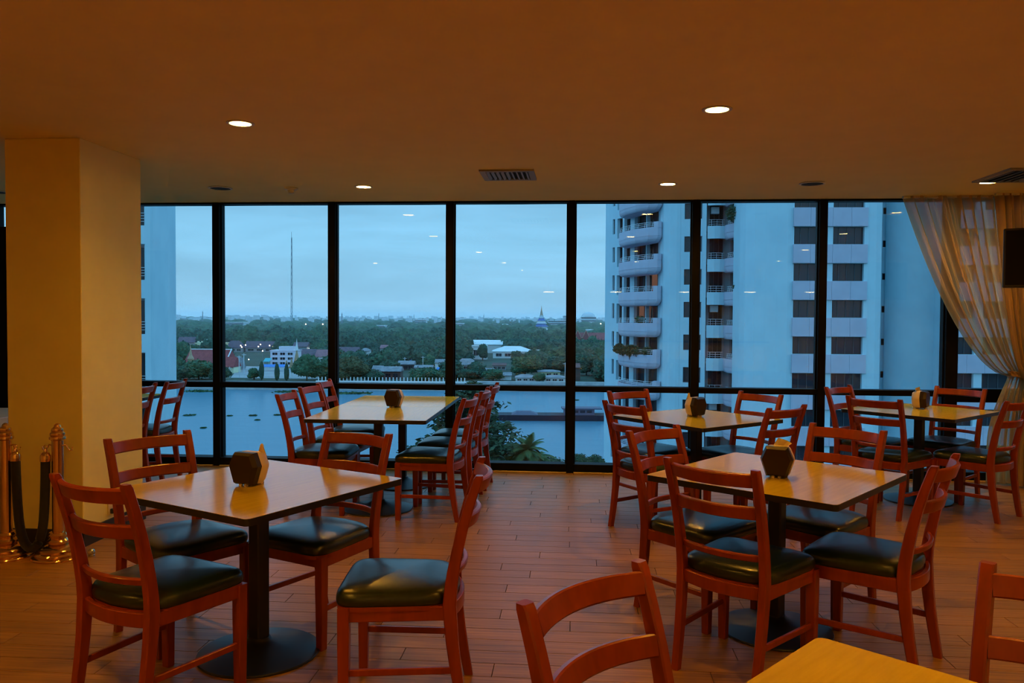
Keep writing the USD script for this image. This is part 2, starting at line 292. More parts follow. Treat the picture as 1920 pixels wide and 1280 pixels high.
# ------------------------------------------------------------------ chairs
def yz(z): return float(np.interp(z, [0, .1, .2, .3, .42, .5, .6, .7, .8, .908], [-.262, -.243, -.227, -.214, -.206, -.211, -.228, -.250, -.279, -.315]))
def xz(z): return .1815 + (.1995 - .1815) * z / .908
def make_chair(loc, rz, label, group):
    t = thing('dining_chair', label, 'chair', loc, rz, group)
    hw, rear = .0165, [0, .06, .12, .2, .28, .36, .42, .48, .55, .63, .72, .81, .895, .908]
    # cushion
    a = np.linspace(0, 2 * math.pi, 72, endpoint=False); sg = lambda c, e: np.sign(c) * np.abs(c) ** e
    px, py = sg(np.cos(a), .30), sg(np.sin(a), .30)
    wid = .205 + .03 * (py + 1) / 2; ox, oy = px * wid, np.where(py > 0, py * .222, py * .20) - np.where(py < 0, .034 * (1 - np.clip(np.abs(ox_ := px * wid) / .17, 0, 1) ** 2), 0) + .0
    rings = [np.c_[ox * s, oy * s, np.full(72, .424 + dz)] for s, dz in ((.955, 0), (.985, .002), (1.0, .010), (1.004, .022), (.995, .036), (.965, .047), (.91, .0545), (.82, .060), (.68, .0645), (.5, .068), (.3, .0705), (.1, .0715))]
    cu = loft(rings); cu.apply_translation((0, .0, 0))
    obj('seat', cu, M['leather'], t, smooth=60, label='dark green padded leather seat')
    for s in (-1, 1):
        obj('leg', post([(s * .2115, .181, z, w, w) for z, w in ((0, .0165), (.004, .018), (.3, .0215), (.422, .0215))], .003), M['chair_wood'], t, smooth=35)
    for s in (-1, 1):
        obj('rear_post', post([(s * xz(z), yz(z), z, hw, float(np.interp(z, [0, .4, .6, .908], [.018, .0255, .022, .017])) - (.004 if z > .9 else 0)) for z in rear], .0045), M['chair_wood'], t, smooth=35)
    fr = [bar([(-.19, .181, .395), (.19, .181, .395)], .054, .022)]
    for s in (-1, 1): fr.append(bar([(s * .2115, .165, .395), (s * .190, -.19, .395)], .054, .022))
    fr.append(bar([(x, -.206 - .036 * (1 - (x / .175) ** 2), .395) for x in np.linspace(-.175, .175, 11)], .054, .020))
    fr.append(prism(Polygon(np.c_[ox * .985, oy * .985]), .408, .4255))
    obj('seat_frame', cat(fr), M['chair_wood'], t, smooth=35)
    for zc, h, th, bow in ((.861, .056, .021, .050), (.726, .053, .021, .048), (.537, .027, .018, .042)):
        W = xz(zc) - .012; sl = (yz(min(zc + .05, .908)) - yz(zc - .05)) / .1
        xs = np.linspace(-W, W, 15); obj('back_rail', bar([(x, yz(zc) + .004 - bow * (1 - (x / W) ** 2), zc) for x in xs], h, th, .004, up=(0, sl, 1)), M['chair_wood'], t, smooth=40)
    for s in (-1, 1): obj('stretcher', bar([(s * .2115, .172, .178), (s * .186, -.222, .178)], .026, .016), M['chair_wood'], t, smooth=35)
    return t
CH = {'A1': (-1.354, 3.107, 61.9), 'A2': (-1.535, 3.722, -38.1), 'A3': (-.939, 3.803, -119.7), 'A4': (-.434, 3.125, 180.7),
      'B1': (-1.442, 6.187, -2.2), 'B2': (-1.424, 6.795, -7.7), 'B3': (-1.410, 7.345, 0.), 'B4': (-.613, 6.022, 169.1), 'B5': (-.533, 6.574, 174.2), 'B6': (-.465, 7.081, 173.3),
      'C1': (1.124, 6.274, -56.4), 'C2': (1.037, 5.702, 32.5), 'C3': (1.718, 6.188, -147.5), 'C4': (1.667, 5.620, 127.0),
      'D1': (1.019, 3.425, 45.3), 'D2': (.968, 4.031, -48.3), 'D3': (1.592, 4.149, -139.9), 'D4': (1.576, 3.530, 139.9),
      'E1': (3.090, 6.833, -50.7), 'E2': (2.970, 6.212, 39.0), 'E3': (3.670, 6.788, -143.2), 'E4': (3.577, 6.166, 125.6),
      'F1': (.394, 1.540, -44.1), 'F2': (1.064, 1.540, -135.0), 'G1': (-3.453, 6.830, 175.0), 'G2': (-3.376, 7.299, 179.7)}
CL = {'A1': 'at the left front table, back turned to us, nearest the brass rope posts', 'A2': 'behind the left front table, in front of the cream column', 'A3': 'behind the left front table, on its window side to the right',
      'A4': 'pulled out at the right of the left front table, seen from its side', 'B1': 'on the left of the long window table, nearest of three', 'B2': 'on the left of the long window table, middle of three',
      'B3': 'on the left of the long window table, farthest of three', 'B4': 'on the right of the long window table, nearest of three', 'B5': 'on the right of the long window table, middle of three',
      'B6': 'on the right of the long window table, farthest of three', 'C1': 'at the right middle table, far left by the glass', 'C2': 'at the right middle table, on its near left beside the aisle',
      'C3': 'at the right middle table, far right by the glass', 'C4': 'at the right middle table, on its near right', 'D1': 'at the right front table, nearest, back turned to us', 'D2': 'at the right front table, on its far left by the aisle',
      'D3': 'at the right front table, far side, back to the window', 'D4': 'at the right front table, on its near right, seen from its side', 'E1': 'at the curtain table, far left by the glass', 'E2': 'at the curtain table, on its near left, back turned to us',
      'E3': 'at the curtain table, far right by the glass', 'E4': 'at the curtain table, near right, in front of the curtain', 'F1': 'cut off by the bottom edge, its back nearest to us in the middle', 'F2': 'cut off by the bottom right corner of the view',
      'G1': 'half hidden behind the right edge of the column', 'G2': 'by the window just right of the column'}
CG = {'A': 'chairs at the left front table', 'B': 'chairs at the long window table', 'C': 'chairs at the right middle table', 'D': 'chairs at the right front table', 'E': 'chairs at the curtain table', 'F': 'chairs at the nearest table', 'G': 'chairs behind the column'}
ch0 = None
for k, (x, y, ph) in CH.items():
    loc = (*R(x, y), 0); rz = math.radians(ph) + TH - math.pi / 2; lab = 'red-brown chair ' + CL[k]
    if ch0 is None: ch0 = make_chair(loc, rz, lab, CG[k[0]])
    else: copy_of(ch0, 'dining_chair', loc, rz, lab, None, CG[k[0]])
# ------------------------------------------------------------------ tables
def make_table(loc, rz, label, group=None):
    t = thing('dining_table', label, 'table', loc, rz, group)
    def rr(h, r): return Polygon([(-h + r, -h + r), (h - r, -h + r), (h - r, h - r), (-h + r, h - r)]).buffer(r, 6)
    obj('edge_band', prism(rr(.45, .022), .722, .7485), M['black_edge'], t)
    obj('tabletop', prism(rr(.4488, .021), .7485, .7500), M['laminate'], t, label='glossy yellow wood laminate top')
    obj('pedestal', cat([cbox(-.033, .033, -.033, .033, .035, .70, .006), cbox(-.18, .18, -.025, .025, .695, .722, .003), cbox(-.025, .025, -.18, .18, .695, .722, .003)]), M['black_metal'], t)
    obj('base_plate', lathe([(.262, 0), (.265, .004), (.262, .010), (.22, .019), (.15, .032), (.09, .046), (.055, .06), (.045, .075)], 48), M['black_metal'], t, smooth=40)
    return t
TB = [('A', -1.113, 3.507, 58.8, 'square yellow table with black edge at the left front, napkin holder on it'), ('D', 1.273, 3.804, 47.4, 'square yellow table with black edge at the right front, four chairs around it'),
      ('C', 1.398, 6.027, 35.8, 'square yellow table by the window in front of the tower view'), ('E', 3.374, 6.596, 39.2, 'square yellow table beside the tied curtain'),
      ('F', .719, 1.210, 45.0, 'nearest yellow table, only its corner showing at the bottom right'), ('G', -3.79, 7.20, -4.5, 'table by the window, mostly hidden behind the column')]
t0 = None
def table_at(x, y, ph, lab, group=None):
    global t0
    loc, rz = (*R(x, y), 0), math.radians(ph) + TH
    if t0 is None: t0 = make_table(loc, rz, lab, group)
    else: copy_of(t0, 'dining_table', loc, rz, lab, None, group)
for _, x, y, ph, lab in TB: table_at(x, y, ph, lab)
a = math.radians(86.0)
for s, lab in ((-.451, 'nearer of the two tables pushed together at the middle windows'), (.451, 'farther of the two tables pushed together at the middle windows')):
    table_at(-1.001 + s * math.cos(a), 6.647 + s * math.sin(a), 86.0, lab, 'tables pushed together')
# napkin holders
def hexo(k, y, dz=0.0, zc=.080):
    P = np.array([(-.050, .146), (.050, .146), (.074, .088), (.047, .008), (-.047, .008), (-.074, .088)]); P[:, 1] -= zc; P *= k; P[:, 1] += zc + dz
    return np.c_[P[:, 0], np.full(6, y), P[:, 1]]
def roundhex(k, y, zc=.080):
    P = Polygon([(-.050, .146), (.050, .146), (.076, .088), (.050, .006), (-.050, .006), (-.076, .088)]).buffer(-.022).buffer(.022, 8).exterior
    P = np.array([P.interpolate(q, normalized=True).coords[0] for q in np.linspace(0, 1, 56, endpoint=False)]); P[:, 1] -= zc; P *= k; P[:, 1] += zc
    return np.c_[P[:, 0], np.full(56, y), P[:, 1]]
def make_holder(loc, rz, label, paper):
    t = thing('napkin_holder', label, 'napkin holder', loc, rz, 'napkin holders')
    obj('front_cover', loft([hexo(1, -.012), hexo(1.0, -.040), hexo(.86, -.060), hexo(.84, -.061)]), M['smoke_plastic'], t, label='dark smoked plastic front with facets')
    obj('body', loft([roundhex(.99, -.012), roundhex(1.01, .0), roundhex(1.0, .015), roundhex(.97, .030), roundhex(.90, .044), roundhex(.80, .052), roundhex(.6, .056)]), M['cream_plastic'], t, smooth=30, label='cream plastic rear body')
    for x in (-.014, .014): obj('foot', cbox(x - .007, x + .007, -.05, -.036, 0, .012, .002), M['cream_plastic'], t)
    obj('rear_foot', cbox(-.04, .04, .02, .045, 0, .012, .002), M['cream_plastic'], t)
    return t
def napkin(holder, kind):
    u = np.linspace(-1, 1, 7); v = np.linspace(0, 1, 6); P = []
    for b in v:
        for q in u:
            if kind == 0: P.append((.028 + q * .026 * (1 - .75 * b) + .012 * b, .028 + .016 * abs(q) * (1 - b) + .006 * math.sin(3 * q), .118 + b * .062 * (1 - .18 * abs(q))))
            else: P.append((.03 * q + .03 * b, .018 + .012 * math.sin(2.5 * q + b), .135 + b * .036 - .012 * b * q))
    P = np.array(P); n = len(u); f = []
    for i in range(len(v) - 1):
        for j in range(n - 1): f += [(i * n + j, i * n + j + 1, i * n + n + j + 1), (i * n + j, i * n + n + j + 1, i * n + n + j)]
    f = np.array(f); top = P + np.array([0, .0015, 0]); m = trimesh.Trimesh(np.vstack([P, top]), np.vstack([f[:, ::-1], f + len(P)]), process=False)
    return m
HD = [('left front table', -1.148, 3.50, -112, 0), ('right front table', 1.254, 3.746, -117, 1), ('right middle table', 1.398, 6.08, -52, 0), ('curtain table', 3.44, 6.72, -42, 1), ('long window table', -.97, 6.60, -110, 2)]
for where, x, y, ph, kind in HD:
    rz = math.radians(ph) + TH + math.pi / 2
    h = make_holder((*R(x, y), .75), rz, 'dark faceted napkin holder with cream back on the ' + where, kind)
    if kind < 2:
        m = napkin(h, kind)
        if where in ('right middle table', 'curtain table'): m.vertices[:, 0] *= -1; m.invert()
        p = obj('paper_napkin', m, M['paper'], h, smooth=40, label='folded paper napkin sticking out of the top')
# ------------------------------------------------------------------ rope posts
def make_stanchion(loc, label):
    t = thing('stanchion', label, 'rope post', loc, 0, 'brass rope posts')
    obj('base', lathe([(.150, 0), (.152, .008), (.148, .016), (.132, .022), (.134, .030), (.128, .040), (.108, .046), (.110, .054), (.100, .066), (.070, .078), (.058, .082)], 48), M['brass'], t, smooth=35)
    obj('collar', lathe([(.050, .08), (.060, .09), (.062, .105), (.052, .116), (.046, .12), (.056, .13), (.060, .142), (.050, .156), (.036, .16)], 36), M['brass'], t, smooth=35)
    obj('pole', lathe([(.033, .155), (.033, .722)], 36), M['brass'], t, smooth=35)
    obj('finial', lathe([(.036, .722), (.047, .730), (.047, .742), (.046, .746), (.040, .750), (.043, .758), (.042, .768), (.036, .774), (.032, .778), (.034, .786), (.032, .796), (.024, .803), (.020, .807), (.018, .818), (.008, .826), (0, .828)], 36), M['brass'], t, smooth=35)
    for s in (-1, 1):
        obj('hook', tube([(s * .030, 0, .69), (s * .055, 0, .695), (s * .064, 0, .678), (s * .078, 0, .660), (s * .094, 0, .664), (s * .098, 0, .682)], .0045, 8), M['brass'], t, smooth=50)
    return t
sa = np.array(R(-3.112, 4.90)); sb = np.array(R(-2.792, 4.90))
s0 = make_stanchion((*sa, 0), 'brass rope post at the left edge in front of the column')
copy_of(s0, 'stanchion', (*sb, 0), 0, 'brass rope post to the right, behind the chair back', None, 'brass rope posts')
rp = thing('barrier_rope', 'thick black velvet rope sagging between the two brass posts', 'rope', (*((sa + sb) / 2), 0))
u = np.linspace(-1, 1, 41); rxs = .080 * np.sign(u) * np.minimum(1, np.abs(u) ** .62 * 1.04) ; rxs = np.interp(u, [-1, -.9, -.6, -.3, 0, .3, .6, .9, 1], [-.097, -.097, -.090, -.070, 0, .070, .090, .097, .097]); zz = np.interp(np.abs(u), [0, .12, .3, .6, .9, 1], [.045, .055, .12, .34, .58, .63])
zz = np.convolve(np.pad(zz, 3, mode='edge'), np.ones(7) / 7, 'valid'); rxs = np.convolve(np.pad(rxs, 3, mode='edge'), np.ones(7) / 7, 'valid')
obj('rope', tube(np.c_[rxs, -.01 + 0 * u, zz], .027, 16), M['velvet'], rp, smooth=60)
for s in (-1, 1): obj('end_cap', moved(lathe([(.030, .60), (.030, .635), (.024, .650), (.012, .66), (.010, .675), (0, .68)], 24), s * .097, -.01, -.005), M['brass'], rp, smooth=35, label='brass end cap of the rope')
for s in (-1, 1): obj('ring', moved(tube([(.010 * math.cos(q), 0, .682 + .012 * math.sin(q)) for q in np.linspace(0, 2 * math.pi, 14)], .003, 6), s * .097, -.01, 0), M['brass'], rp)
# ------------------------------------------------------------------ curtains
def drape(name, label, s_top, s_bot, tie, depth, tie_z, folds, mat_, amp, gather, zb=.02):
    """s_top: span along the window at the ceiling, tie: (x, half width), s_bot: span at the floor; coordinates in the room frame, y = depth."""
    nu, nv1, nv2 = 300, 46, 24; U = np.linspace(0, 1, nu); rows = []
    fold = np.sin(2 * math.pi * folds * U + 2.2 * np.sin(2 * math.pi * 2.3 * U)) + .45 * np.sin(2 * math.pi * folds * 2.1 * U + 1)
    for k in range(nv1 + 1):
        v = k / nv1; g = (1 - v) ** .58; z = CEIL - .003 - v * (CEIL - tie_z)
        xt = s_top[0] + (s_top[1] - s_top[0]) * U; xg = tie[0] + tie[1] * (2 * U - 1)
        x = xg + (xt - xg) * g; a_ = amp * (.35 + .65 * g) + gather * (1 - g)
        rows.append(np.c_[x, depth + a_ * fold + .05 * (1 - g) * np.cos(math.pi * (U - .5)) * -1, np.full(nu, z)])
    for k in range(1, nv2 + 1):
        v = k / nv2; g = math.sin(min(1, v * 1.5) * math.pi / 2); z = tie_z - v * (tie_z - zb)
        xb = s_bot[0] + (s_bot[1] - s_bot[0]) * U; xg = tie[0] + tie[1] * (2 * U - 1)
        x = xg + (xb - xg) * g
        rows.append(np.c_[x, depth + (gather + (amp * .9 - gather) * g) * fold - .05 * (1 - g) * np.cos(math.pi * (U - .5)), np.full(nu, z)])
    V = np.vstack(rows); n = nu; f = []
    idx = np.arange((len(rows) - 1) * n).reshape(-1, n)[:, :-1].ravel(); f = np.vstack([np.c_[idx, idx + 1, idx + n + 1], np.c_[idx, idx + n + 1, idx + n]])
    t = thing(name, label, 'curtain')
    obj('fabric', trimesh.Trimesh(V, f, process=False), mat_, t, smooth=True)
    th = np.linspace(0, 2 * math.pi, 40); ring = np.c_[tie[0] + (tie[1] + .022) * np.cos(th), depth - .03 + .075 * np.sin(th), tie_z + .012 - .018 * np.cos(th)]
    obj('tieback', bar(ring[:-1].tolist() + [ring[0]], .045, .006), mat_, t, smooth=50, label='fabric tieback band')
    obj('track', box(s_top[0], s_top[1], depth - .02, depth + .02, CEIL - .02, CEIL), M['white_metal'], t)
    return t
def onplane(px, yr):                                              # x along the window wall where bearing px meets the plane y = yr
    u = (px - 960) / FPX; D = yr / (u * ST + CT); return u * D * CT - D * ST
YC = YW - .19
tx = onplane(1916, YC)
drape('sheer_curtain', 'sheer beige curtain tied back at the right end of the windows', (onplane(1688, YC), onplane(1990, YC)), (onplane(1858, YC), onplane(1975, YC)), (tx, onplane(1938, YC) - tx), YC, zat(1900, 704, 7.35), 12, M['curtain'], .042, .016)
YD = YW - .32
tx2 = onplane(1955, YD)
drape('lined_curtain', 'golden lined curtain behind the television at the right edge', (onplane(1860, YD), onplane(2200, YD)), (onplane(1915, YD), onplane(2080, YD)), (tx2, onplane(1985, YD) - tx2), YD, zat(1930, 712, 7.2), 17, M['curtain_thick'], .030, .012)
# ------------------------------------------------------------------ behind the camera: pendants over the buffet (seen mirrored in the glass)
def pendant(x, y, k, first=[None]):
    lab = 'dome pendant lamp over the buffet behind the camera, %s from the left' % ORD[k]
    if first[0]: return copy_of(first[0], 'pendant_lamp', (x, y, 2.30), 0, lab, None, 'buffet pendants')
    t = first[0] = thing('pendant_lamp', lab, 'pendant lamp', (x, y, 2.30), 0, 'buffet pendants')
    obj('shade', lathe([(.17, -.09), (.165, -.05), (.13, .02), (.07, .07), (.02, .09), (0, .09)], 28), M['cream_plastic'], t, smooth=40)
    obj('bulb', lathe([(.15, -.092), (.10, -.10), (0, -.105)], 24), M['pendant_glow'], t)
    obj('cord', tube([(0, 0, .09), (0, 0, CEIL - 2.30)], .006, 6), M['black_metal'], t)
for k, X in enumerate((-1.2, .6, 2.4, 4.05, 5.55)): pendant(*R(X, -6.0), k)
bf = thing('buffet_counter', 'long buffet counter behind the camera', 'counter', (1.6, -7.0, 0))
obj('body', cbox(-3.6, 3.6, -.4, .4, .1, .86, .004), M['wall'], bf); obj('plinth', box(-3.55, 3.55, -.36, .36, 0, .1), M['base'], bf); obj('worktop', cbox(-3.65, 3.65, -.45, .45, .86, .90, .004), M['black_edge'], bf)
#EXTERIOR
# ------------------------------------------------------------------ outside: river, far bank, towers (survey frame: X right, D ahead, turned into the room frame)
ZW, ZG = EYE - 27.0, EYE - 24.2                                   # river level, far bank level
M['tower'] = noisy('tower_render', (.44, .64, .72), (.50, .70, .77), .8, .35, coord='world', detail=3.)
M['spandrel'] = noisy('spandrel_panel', (.46, .46, .56), (.51, .51, .61), .7, .8, coord='world')
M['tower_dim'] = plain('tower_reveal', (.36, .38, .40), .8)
M['win_dark'] = plain('dark_window', (.012, .016, .024), .12)
M['win_brown'] = noisy('curtained_window', (.014, .013, .018), (.050, .027, .026), .2, 2.2, (1, 1, .05), coord='world')
M['win_frame'] = plain('window_mullion', (.05, .06, .07), .4)
M['win_lit'] = emit('lit_room', (1.0, .50, .36), .13)
M['rail_steel'] = plain('balcony_rail', (.62, .66, .70), .35, metallic=.3)
M['water'] = mat('river_water', {'g': ('geometry', {}), 'mp': ('mapping', {'scale': (.035, .12, 1)}), 'nz': ('noise_texture', {'scale': 1.0, 'detail': 5., 'roughness': .55}), 'b': ('bump', {'strength': .35, 'distance': .35}),
    'p': ('principled_bsdf', {'base_color': (.040, .135, .19), 'roughness': .32, 'ior': 1.33, 'specular_ior_level': .5})},
    [('g.position', 'mp.vector'), ('mp.vector', 'nz.vector'), ('nz.fac', 'b.height'), ('b.normal', 'p.normal')], 'p.BSDF')
M['bank'] = noisy('bank_ground', (.018, .045, .028), (.045, .075, .045), .95, .03, coord='world')
M['concrete'] = noisy('bank_concrete', (.34, .36, .36), (.46, .48, .48), .9, .3, coord='world')
M['paving'] = noisy('bank_paving', (.30, .31, .32), (.38, .39, .40), .9, .1, coord='world')
M['trunk'] = plain('tree_bark', (.05, .04, .03), .9)
def leafmat(name, c1, c2, sc=.5): return noisy(name, c1, c2, .8, sc, coord='world', detail=5.)
M['leaf_a'] = leafmat('foliage_deep', (.010, .045, .030), (.038, .110, .062)); M['leaf_b'] = leafmat('foliage_mid', (.016, .060, .030), (.050, .140, .065)); M['leaf_c'] = leafmat('foliage_olive', (.045, .055, .022), (.085, .090, .034))
M['leaf_near'] = leafmat('foliage_near', (.020, .045, .022), (.050, .095, .040), 3.)
M['palm'] = leafmat('palm_frond', (.035, .075, .022), (.075, .130, .035), 2.)
M['roof_red'] = noisy('red_tile_roof', (.24, .035, .040), (.32, .055, .055), .7, .8, coord='world'); M['roof_plum'] = noisy('plum_tile_roof', (.105, .070, .100), (.15, .10, .13), .8, .6, coord='world')
M['roof_pink'] = noisy('faded_red_roof', (.26, .10, .13), (.34, .15, .17), .8, .5, coord='world'); M['roof_grey'] = noisy('grey_tin_roof', (.17, .18, .20), (.28, .29, .31), .6, .5, coord='world')
M['roof_white'] = noisy('white_sheet_roof', (.72, .74, .76), (.82, .84, .85), .6, .2, coord='world'); M['roof_brown'] = noisy('brown_roof', (.12, .055, .055), (.17, .085, .08), .8, .6, coord='world')
M['wall_white'] = plain('white_house_wall', (.74, .74, .74), .85); M['wall_pinkish'] = plain('pale_pink_wall', (.72, .64, .72), .85); M['wall_cream'] = plain('cream_house_wall', (.78, .76, .50), .85); M['wall_timber'] = plain('dark_timber_wall', (.09, .06, .055), .85); M['wall_grey'] = plain('grey_house_wall', (.34, .35, .36), .85)
M['gold'] = plain('temple_gold', (.46, .30, .18), .5); M['blue_tarp'] = plain('blue_tarpaulin', (.03, .22, .62), .6); M['cyan_tarp'] = plain('cyan_screen', (.06, .48, .56), .6); M['blue_tile'] = plain('blue_glazed_tile', (.06, .16, .48), .5)
M['pale_far'] = plain('pale_far_building', (.60, .64, .68), .85); M['barge'] = plain('dark_barge_hull', (.012, .016, .030), .7); M['barge_house'] = plain('barge_cabin', (.10, .10, .15), .7); M['mast'] = plain('mast_steel', (.22, .26, .30), .6); M['mast_red'] = plain('mast_red', (.45, .10, .08), .6)
M['lamp_warm'] = emit('street_lamp_warm', (1.0, .62, .30), 26.); M['lamp_white'] = emit('street_lamp_white', (1.0, .92, .78), 22.); M['hyacinth'] = noisy('water_hyacinth', (.02, .07, .025), (.05, .13, .05), .8, .3, coord='world')
def ground(px, py): D = (EYE - ZG) * FPX / (py - horizon(px)); return (px - 960) / FPX * D, D
def S(X, D): return R(X, D)
# water and land
def sheet(name, pts, z0, z1, m, **k): o = obj(name, room(prism(pts, z0, z1)), m); tag(o, kind='structure'); return o
BANK = 296.5
def bankD(X): return BANK - .02 * X
sheet('river', [(-420, 20), (420, 20), (420, 420), (-420, 420)], ZW - 2, ZW, M['water'])
sheet('far_bank', [(-400, bankD(-400)), (400, bankD(400)), (9000, 9000), (-9000, 9000)], ZW - 3, ZG, M['bank'])
sheet('near_bank', [(-60, 12), (120, 12), (120, 112), (40, 104), (4, 94), (-6, 60), (-60, 50)], ZW - 3, EYE - 25.3, M['bank'])
# ---- walls with openings
class Wall:
    """A facade strip from P to Q (survey frame) with an outward side to the left of P->Q reversed; openings are real recesses."""
    def __init__(s, P, Q, thick=.35):
        s.P, s.Q = np.array(P, float), np.array(Q, float); d = s.Q - s.P; s.L = np.linalg.norm(d); s.t = d / s.L; s.n = np.array([s.t[1], -s.t[0]]); s.th = thick
    def slab(s, a, b, z0, z1, out=0.0, back=None):
        back = s.th if back is None else back
        p = [s.P + s.t * a + s.n * out, s.P + s.t * b + s.n * out, s.P + s.t * b - s.n * back, s.P + s.t * a - s.n * back]
        return prism([tuple(q) for q in p], z0, z1)
    def at(s, px):                                                 # distance along the wall where bearing px crosses it
        u = (px - 960) / FPX; c = np.array([1, -u]); return float(-(s.P @ c) / (s.t @ c))
FL = [k for k in range(-6, 5)]
def zf(k): return EYE - .80 + 3.0 * k                             # floor level of storey k
ZT0, ZT1 = ZW, EYE + 30
tower = thing('apartment_tower', 'tall white apartment tower with rounded columns and curved balconies, right of the river', 'building')
pieces = []
def put(name, m, mt, parent, **k): return obj(name, room(m), mt, parent, **k)
def windows(W, spans, sill, head, mats, recess=.22, split=(), name='window', frame=.05, rails=False):
    out = []
    for (a, b) in spans:
        for k in FL:
            z0, z1 = zf(k) + sill, zf(k) + head
            mt = mats[(k * 7 + int(a * 3)) % len(mats)]
            w = put(name, W.slab(a, b, z0, z1, -recess, recess + .04), mt, tower)
            fr = [W.slab(a, a + frame, z0, z1, -recess + .05, recess), W.slab(b - frame, b, z0, z1, -recess + .05, recess), W.slab(a, b, z0, z0 + frame, -recess + .05, recess), W.slab(a, b, z1 - frame, z1, -recess + .05, recess)]
            for f in split: x = a + (b - a) * f; fr.append(W.slab(x - frame * .5, x + frame * .5, z0, z1, -recess + .05, recess))
            put('frame', cat(fr), M['win_frame'], w)
def facade(W, spans, sill, head, a0=0, a1=None, m=None, out=0):
    a1 = W.L if a1 is None else a1; xs = [a0]; ms = []
    for a, b in spans:
        ms.append(W.slab(xs[-1], a, ZT0, ZT1, out)); xs.append(b)
        z = ZT0
        for k in FL: ms.append(W.slab(a, b, z, zf(k) + sill, out)); z = zf(k) + head
        ms.append(W.slab(a, b, z, ZT1, out))
    ms.append(W.slab(xs[-1], a1, ZT0, ZT1, out)); return ms
def curved(points, z0, z1, thick=.4):
    ls = LineString(points); return prism(ls.buffer(thick, cap_style=2, join_style=1), z0, z1)
# A: receding left face with slit windows, two windows and the balcony doors
A = Wall((10.2, 88.0), (14.35, 76.6)); g = A.at
sp1 = [(g(1147) , g(1151))]; sp2 = [(g(1155.5), g(1165.5)), (g(1168.5), g(1180))]; sp3 = [(g(1188), g(1209)), (g(1211), g(1234))]
put('wall', cat(facade(A, sp1, .9, 2.5, 0, g(1153)) + facade(A, sp2, .35, 2.45, g(1153), g(1184)) + facade(A, sp3, .05, 2.4, g(1184), A.L)), M['tower'], tower)
windows(A, sp1, .9, 2.5, [M['win_dark']]); windows(A, sp2, .35, 2.45, [M['win_dark'], M['win_dark'], M['win_brown']], .5)
windows(A, sp3, .05, 2.4, [M['win_dark'], M['win_brown'], M['win_dark'], M['win_dark'], M['win_lit']], .6, (.5,))
# balconies of the left face
bo = Polygon([(14.25, 76.4), (13.95, 75.15), (13.55, 74.95), (12.75, 75.5), (11.75, 77.0), (11.0, 79.2), (10.75, 81.0), (10.95, 82.6), (11.75, 83.7)]).buffer(.35).buffer(-.35)
def balcony(outline, top, depth, rail, wallpts, name='balcony', railfrac=1.0):
    for k in FL:
        zt = zf(k) + top; c = outline.centroid
        ring = outline.difference(outline.buffer(-.16)); 
        rings = []
        P = np.array(outline.exterior.coords)[:-1]
        sc = lambda q: np.c_[(P - [c.x, c.y]) * q + [c.x, c.y]]
        zb = zt - depth
        for q, z in ((.80, zb), (.90, zb + .10), (.965, zb + .25), (1.0, zb + .45), (1.0, zb + .55)): rings.append(np.c_[sc(q), np.full(len(P), z)])
        low = loft(rings); para = prism(max(getattr(ring, 'geoms', [ring]), key=lambda g_: g_.area), zb + .5, zt)
        b = put('balcony', cat([low, para]), M['spandrel'], tower)
        if rail:
            n = len(wallpts); ms = []
            for h in (.14, .30, .46): ms.append(tube([(x, y, zt + h) for x, y in wallpts], .022, 5))
            Ls = LineString(wallpts)
            for q in np.linspace(.02, .98, 9): p = Ls.interpolate(q, normalized=True); ms.append(tube([(p.x, p.y, zt - .05), (p.x + .10, p.y - .05, zt + .48)], .022, 5))
            put('railing', cat(ms), M['rail_steel'], b)
balcony(bo, .45, 1.35, True, [(13.2, 75.3), (12.75, 75.6), (11.82, 77.1), (11.1, 79.2), (10.85, 81.0), (11.0, 82.4)])
for k in FL: put('balcony_end', prism(Polygon([(14.25, 76.2), (13.95, 75.12), (13.55, 74.93), (13.2, 75.2), (13.6, 76.3)]), zf(k) + .40, zf(k) + .95), M['spandrel'], tower)
# B: rounded corner and flat wall with windows
put('wall', curved([(14.3, 77.5), (14.2, 75.9), (14.32, 75.0), (14.7, 74.35), (15.2, 74.08), (15.5, 74.0)], ZT0, ZT1, .22), M['tower'], tower)
Bw = Wall((15.45, 73.80), (17.55, 73.1)); spb = [(Bw.at(1281), Bw.at(1316.5))]
put('wall', cat(facade(Bw, spb, 1.0, 2.42)), M['tower'], tower); windows(Bw, spb, 1.0, 2.42, [M['win_dark'], M['win_dark'], M['win_brown']], .25, (.5,))
